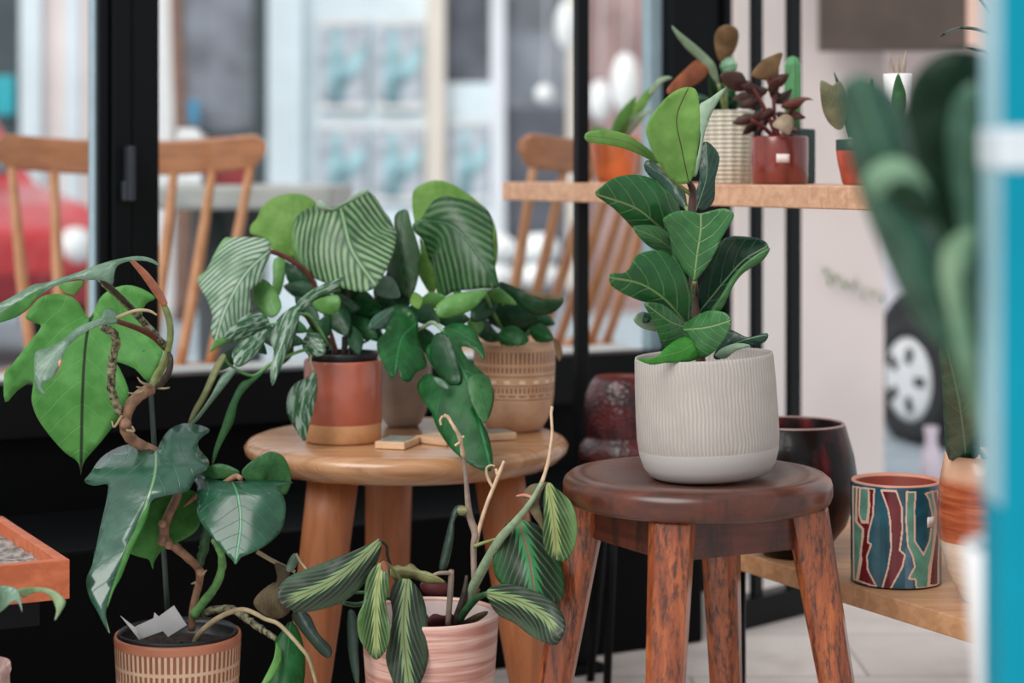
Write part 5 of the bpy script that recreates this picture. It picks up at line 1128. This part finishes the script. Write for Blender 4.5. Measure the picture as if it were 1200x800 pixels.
# red brown pot with burgundy foliage and a sticker
o3 = thing('potted_burgundy_plant', 'dark burgundy leaved plant in a glazed red brown pot with a white sticker', 'plant', onshelf(913.5, .085))
y0 = o3.location.y; k = y0/F
pot(o3, [(0, .002), (31*k, 0), (33*k, .003), (33.5*k, 30*k), (33.5*k, 54*k), (32.5*k, 56*k), (31*k, 55*k), (30.5*k, 46*k), (0, 46*k)], M['redglaze']); soil(o3, 30.5*k, 48*k)
b = nb(); vv = []
for i in range(5):
    th = math.radians(-104+i*6.5)
    vv.append([b.verts.new(((33.8*k+.0004)*math.cos(th), (33.8*k+.0004)*math.sin(th), z*k)) for z in (25, 35)])
for A, B in zip(vv, vv[1:]): b.faces.new((A[0], B[0], B[1], A[1]))
o = link('price_sticker', b, M['sticker'], o3); o.modifiers.new('thickness', 'SOLIDIFY').thickness = .0005
for pts in ([(912,166,y0),(902,140,y0-.01),(888,112,y0-.02),(876,96,y0-.02)], [(914,166,y0),(908,140,y0),(906,112,y0),(898,90,y0)], [(915,166,y0),(922,145,y0),(926,128,y0-.01),(936,118,y0-.01)], [(911,166,y0),(896,150,y0-.01),(880,140,y0-.02)]):
    stem(o3, pts, [3, 2.6, 2.2, 1.6], S['wine'], 'stem')
leaf(o3, [(880,88),(892,72),(905,65),(917,62),(913,78),(911,95),(896,94)], [(884,88),(900,78),(916,63)], y0-.01, y0+.01, L['brown'], cup=.2)
leaf(o3, [(844,88),(856,84),(870,86),(876,104),(862,107),(849,99)], [(875,92),(846,90)], y0-.03, y0-.05, L['burg'], cup=.2)
leaf(o3, [(915,124),(925,117),(936,114),(946,114),(953,117),(944,118),(934,128),(921,128)], [(916,124),(934,119),(952,116)], y0-.01, y0-.03, leafmat('leaf_red_brown', (124, 64, 48), (92, 46, 38), rough=.45), cup=.2)
leaf(o3, [(905,147),(912,138),(921,134),(930,140),(925,158),(914,152)], [(922,136),(914,152)], y0-.05, y0-.07, L['beige'], cup=.3)
for (x0, y0_, x1, y1, w_) in ((892,112,868,100,14), (900,98,925,86,14), (900,104,880,120,12), (906,120,928,104,12), (890,116,866,126,12), (898,130,876,146,13), (910,132,934,140,12), (918,140,938,154,13), (908,128,890,140,12), (904,112,914,92,13), (886,104,862,92,10), (912,146,930,160,11), (894,142,870,158,12), (884,136,858,144,12), (902,136,888,160,10), (916,118,904,100,12), (924,130,944,138,10), (880,110,858,116,11)):
    spray(o3, x0, y0_, x1, y1, w_, y0+random.uniform(-.03, .03), y0+random.uniform(-.06, .05), L['burg'], bend=random.uniform(-3, 3), cup=.25, tilt=random.uniform(-.4, .4))
# cactus in a dark green square pot
o4 = thing('potted_cactus', 'tall green column cactus in a dark green square pot behind the burgundy plant', 'cactus', onshelf(938, .165))
k = o4.location.y/F
b = nb(); box(b, (0, 0, 32*k), (26*k, 26*k, 64*k), .5); o = link('pot', b, M['dkgreen'], o4, False); bevel_mod(o, .003)
b = nb(); lathe(b, [(0, 55*k), (8.2*k, 56*k), (9*k, 100*k), (8.8*k, 138*k), (6*k, 147*k), (0, 150*k)], 64, lambda a, z: 1+.10*math.cos(8*a))
for v in b.verts: v.co.x -= 9*k
link('cactus_stem', b, mat('cactus_green', (74, 132, 82), .5, .15, 40), o4)
soil(o4, 11*k, 62*k)
# small red pot with a green lip
o5 = thing('potted_olive_leaf_plant', 'small red pot with dark green lip and olive leaf, beside the blurred foreground leaves', 'plant', onshelf(1004, .10))
y0 = o5.location.y; k = y0/F
pot(o5, [(0, .002), (15*k, 0), (17*k, .003), (22.5*k, 28*k), (24*k, 40*k)], M['orange'].copy() if False else mat('brick_red_glaze', (176, 74, 56), .4, .2, 30))
pot(o5, [(24*k, 40*k), (24.2*k, 52*k), (23*k, 53*k), (22*k, 51*k), (21.5*k, 44*k), (0, 44*k)], M['dkgreen'], 'lip'); soil(o5, 21.5*k, 46*k)
leaf(o5, [(961,96),(968,96),(976,100),(985,96),(994,118),(990,146),(982,152),(970,142),(963,124)], [(984,150),(976,122),(964,97)], y0-.02, y0-.05, leafmat('leaf_olive', (150, 150, 118), (116, 122, 92), (176, 170, 140), rough=.5, trans=.3, N=7, K=5), cup=.15)
for a in ((996,162,977,84,8), (1002,162,1022,92,14), (1000,162,990,110,14), (1006,162,1030,128,12)): spray(o5, *a[:4], a[4], y0, y0+random.uniform(-.04, .04), L['deep2'], bend=3, cup=.2)
# white vase with pointed leaf
o6 = thing('white_vase', 'white tapered vase with a pointed green leaf, glimpsed between the blurred leaves', 'vase', onshelf(1052, .12))
y0 = o6.location.y; k = y0/F; zt_ = (CH-SHZ)/k
hv = (218-88)*k
pot(o6, [(0, .002), (11*k, 0), (13*k, .003), (14*k, hv*.5), (17*k, hv-.002), (16.5*k, hv), (15.5*k, hv-.002), (13*k, hv*.6), (0, hv*.6)], M['white'], 'body')
leaf(o6, [(1052,86),(1057,96),(1062,112),(1060,134),(1050,150),(1044,130),(1046,106)], [(1051,150),(1054,116),(1052,87)], y0-.05, y0-.065, L['dullgreen'], cup=.15)
for a in ((1050,110,1042,62,6), (1054,110,1062,58,6), (1052,110,1052,64,6)): spray(o6, *a[:4], a[4], y0, y0, mat('grass_head', (158, 140, 126), .8, .2) if 'grass_head' not in bpy.data.materials else bpy.data.materials['grass_head'], cup=.1)
# arching fine leaved plant further along the shelf
o7 = thing('potted_spider_plant', 'fine arching dark leaves at the top right corner beside the teal post', 'plant', onshelf(1186, .10))
y0 = o7.location.y; k = y0/F
pot(o7, vessel(20*k, 28*k, 30*k, 74*k, .004, .6, .005, .014), M['white']); soil(o7, 26*k, 60*k)
for pts in ([(1188,158),(1186,100),(1175,52),(1150,36),(1125,33),(1106,40),(1101,46)], [(1186,158),(1180,80),(1168,30),(1152,4),(1140,-8)], [(1190,158),(1184,70),(1176,24),(1164,-4)], [(1184,158),(1178,110),(1160,66),(1142,58),(1132,56)], [(1184,158),(1180,120),(1166,80),(1158,72),(1150,76)], [(1192,158),(1200,60),(1212,10)], [(1192,158),(1216,90),(1240,80)]):
    n = len(pts); stem(o7, [(x, y, y0-.02*i*(i % 2)) for i, (x, y) in enumerate(pts)], [2.2]+[1.9]*(n-2)+[.7], bpy.data.materials.get('fine_leaf') or mat('fine_leaf', (52, 68, 48), .5, .2), 'leaf', 6)

# ================================================================== foreground at right
# leafy plant of the orange brown jar
y0 = jr.location.y
leaf(jr, [(1132,536),(1112,538),(1106,500),(1104,452),(1100,404),(1112,392),(1128,420),(1142,460),(1148,500),(1146,534)], [(1132,536),(1124,470),(1106,396)], y0-.03, y0-.30, L['fore'], cup=.15)
leaf(jr, [(1166,540),(1158,500),(1160,450),(1172,410),(1186,450),(1186,500),(1176,538)], [(1168,538),(1172,412)], y0+.01, y0+.04, L['dullgreen'], cup=.15)
stem(jr, [(1160,545,y0),(1142,520,y0-.02),(1128,500,y0-.04)], [3,3,2], S['green'], 'petiole')
Q = .86
def fleaf(p_, o_, r_, a_, b_, *m_, **k_): return leaf(p_, o_, r_, a_*Q, b_*Q, *m_, **k_)
def fstem(p_, pts_, *m_, **k_): return stem(p_, [(x, y, z*Q) for x, y, z in pts_], *m_, **k_)
# white pot on a stand nearest the camera, with big paddle leaves
ft = thing('side_stand', 'white topped stand under the white foreground pot', 'stand', (.409*Q, 1.5*Q, 0))
b = nb(); zs = CH-(CH-.4)*Q; lathe(b, [(0, zs-.015), (.054, zs-.015), (.057, zs-.01), (.057, zs-.002), (.055, zs), (0, zs)], 48); link('top', b, M['white'], ft)
link('column', tube(nb(), [(0, 0, .01), (0, 0, zs-.014)], .02, 16, 1), M['black_frame'], ft)
b = nb(); lathe(b, [(0, 0), (.058, 0), (.058, .008), (.02, .014), (0, .014)], 40); link('base', b, M['black_frame'], ft)
fp = thing('potted_paddle_leaf_plant', 'large blurred dark green paddle leaved plant in a white pot, right foreground', 'plant', (.409*Q, 1.5*Q, CH-(CH-.4)*Q+.0006))
pot(fp, [(x*Q, z*Q) for x, z in [(0, .002), (.046, 0), (.050, .004), (.0565, .08), (.0635, .158), (.0625, .162), (.060, .162), (.0585, .155), (.057, .14), (0, .14)]], M['white']); soil(fp, .057*Q, .143*Q)
fleaf(fp, [(983,112),(990,95),(1008,86),(1032,96),(1056,124),(1070,178),(1088,248),(1106,318),(1112,388),(1096,402),(1070,372),(1044,320),(1020,262),(1003,212),(990,160)], [(1108,396),(1060,250),(1004,90)], 1.52, 1.42, L['fore'], tilt=.1, cup=.18)
fleaf(fp, [(1062,112),(1078,80),(1104,60),(1136,58),(1152,78),(1156,200),(1154,300),(1146,420),(1126,424),(1114,352),(1098,284),(1074,224),(1060,164)], [(1140,420),(1112,250),(1112,62)], 1.56, 1.50, L['foredark'], tilt=-.1, cup=.12)
fleaf(fp, [(1116,120),(1136,98),(1152,110),(1158,220),(1156,340),(1148,400),(1132,330),(1118,240),(1110,170)], [(1148,398),(1134,250),(1138,100)], 1.50, 1.44, L['fore'], tilt=-.2, cup=.15)
fleaf(fp, [(1012,214),(1022,194),(1046,184),(1070,192),(1086,214),(1096,248),(1080,252),(1060,232),(1040,224),(1024,232)], [(1094,250),(1060,214),(1014,212)], 1.45, 1.41, L['forepale'], tilt=.2, cup=.15)
fleaf(fp, [(1024,232),(1044,222),(1066,236),(1090,270),(1114,330),(1126,400),(1112,420),(1092,384),(1062,330),(1038,280)], [(1120,414),(1080,310),(1028,232)], 1.48, 1.44, L['fore'], tilt=.1, cup=.15)
for pts in ([(1104,392,1.52),(1136,470,1.52),(1180,580,1.51),(1215,640,1.5)], [(1140,416,1.56),(1168,520,1.54),(1205,610,1.51),(1222,645,1.5)], [(1146,396,1.50),(1176,520,1.5),(1228,645,1.5)], [(1116,410,1.48),(1160,520,1.49),(1205,600,1.5),(1218,642,1.5)], [(1092,248,1.45),(1124,330,1.44),(1164,450,1.46),(1212,600,1.5),(1224,645,1.5)]):
    fstem(fp, pts, [2.6]+[3.4]*(len(pts)-2)+[4.4], S['dkgreen'], 'petiole')
fleaf(fp, [(1150,520),(1138,480),(1122,420),(1112,372),(1102,322),(1106,290),(1122,274),(1144,270),(1138,300),(1128,330),(1134,372),(1148,420),(1156,500)], [(1152,510),(1122,380),(1130,276)], 1.46, 1.39, L['forepale'], cup=.15)
fleaf(fp, [(1042,216),(1064,212),(1086,224),(1100,250),(1090,262),(1066,250),(1048,236)], [(1098,254),(1044,222)], 1.40, 1.39, L['foredark'], cup=.1)  # dark blade painted in for the shaded gap under the pale arc
# teal painted post
tp = thing('teal_post', 'teal painted post with pale edge and white band, right foreground', 'post', (.3287, 1.2, 0))
o = link('post', boxbm((.0, .0, .75), (.07, .05, 1.5)), M['teal'], tp, False); bevel_mod(o, .002)
b = nb(); box(b, (-.0357, .0, (zat(585, 1.2)+1.5)/2), (.0012, .048, 1.5-zat(585, 1.2))); o = link('edge_strip', b, M['paleblue'], tp, False, label='pale blue edge strip')
b = nb(); box(b, (0, 0, zat(174, 1.17)), (.0755, .0545, .026)); o = link('band', b, mat('band_white', (206, 216, 222), .5, .05), tp, False, label='white band'); bevel_mod(o, .003)

# trailing leaves at the lower left corner
lc = thing('potted_trailing_plant', 'pale leaved plant in a pink pot at the lower left corner', 'plant', (xat(-34, 2.35), 2.35, 0))
k = 2.35/F; hL = zat(778, 2.35)
pot(lc, [(0, .002), (36*k, 0), (39*k, .004), (45*k, hL*.75), (44*k, hL-.014), (46*k, hL-.008), (45*k, hL), (42*k, hL-.001), (40*k, hL-.02), (0, hL-.02)], mat('pink_stone_pot', (190, 158, 150), .7, .25, 50)); soil(lc, 40*k, hL-.018)
leaf(lc, [(-26,700),(-10,690),(2,686),(14,687),(22,693),(25,706),(26,717),(21,706),(14,705),(2,716),(-10,722),(-22,716)], [(-22,706),(4,694),(25,716)], 2.34, 2.28, L['greygreen'], tilt=.2, cup=.25, droop=.05)
leaf(lc, [(20,691),(32,688),(48,688),(62,691),(72,698),(77,705),(72,716),(64,727),(66,716),(62,703),(52,694),(38,695),(28,700)], [(21,692),(46,690),(70,704),(65,726)], 2.33, 2.27, leafmat('leaf_pale_variegated', (150, 172, 132), (112, 146, 96), (196, 204, 170), rough=.45, trans=.3, N=7, K=5), tilt=.2, cup=.25)
for pts in ([(-34,782,2.35),(-34,730,2.35),(-24,706,2.34)], [(-30,782,2.35),(-14,720,2.34),(8,698,2.33),(21,692,2.33)], [(-40,782,2.35),(-60,730,2.36),(-80,720,2.36)]): stem(lc, pts, 1.8, S['green'], 'petiole')
leaf(lc, [(-80,720),(-92,712),(-110,716),(-122,732),(-108,740),(-90,734)], [(-82,722),(-120,732)], 2.36, 2.33, L['greygreen'], cup=.2)
# leafy string along the pale wall beyond the doorway
gr = thing('leaf_garland', 'thin string of tiny green leaves along the pale wall beyond the doorway', 'garland', P(965, 318, 5.19))
stem(gr, [(962,312,5.19),(980,322,5.19),(1000,332,5.19),(1022,340,5.19),(1042,344,5.19)], .5, S['tan'], 'string', 6)
for (x, y, w_) in ((968,318,7), (980,326,3), (990,334,5), (1000,336,3), (1011,346,4), (1022,344,4), (1034,350,4), (972,330,4), (1003,328,3)):
    spray(gr, x, y-4, x+1, y+5, w_, 5.19, 5.17, L[random.choice(['lime2', 'dullgreen', 'sage'])], cup=.2)
# pale bottle shaped vase outside
pv = thing('bottle_vase', 'small pale lilac vase on the ground outside the doorway', 'vase', (xat(1091, 5.4), 5.4, -.0115))
k = 5.4/F
pot(pv, [(0, .001), (10*k, 0), (12.5*k, .004), (13*k, 24*k), (9*k, 42*k), (6.5*k, 50*k), (7.5*k, 60*k), (8.5*k, 67*k), (7.5*k, 67*k), (5*k, 52*k), (0, 40*k)], mat('lilac_glaze', (222, 206, 216), .4, .05), 'body', 32)
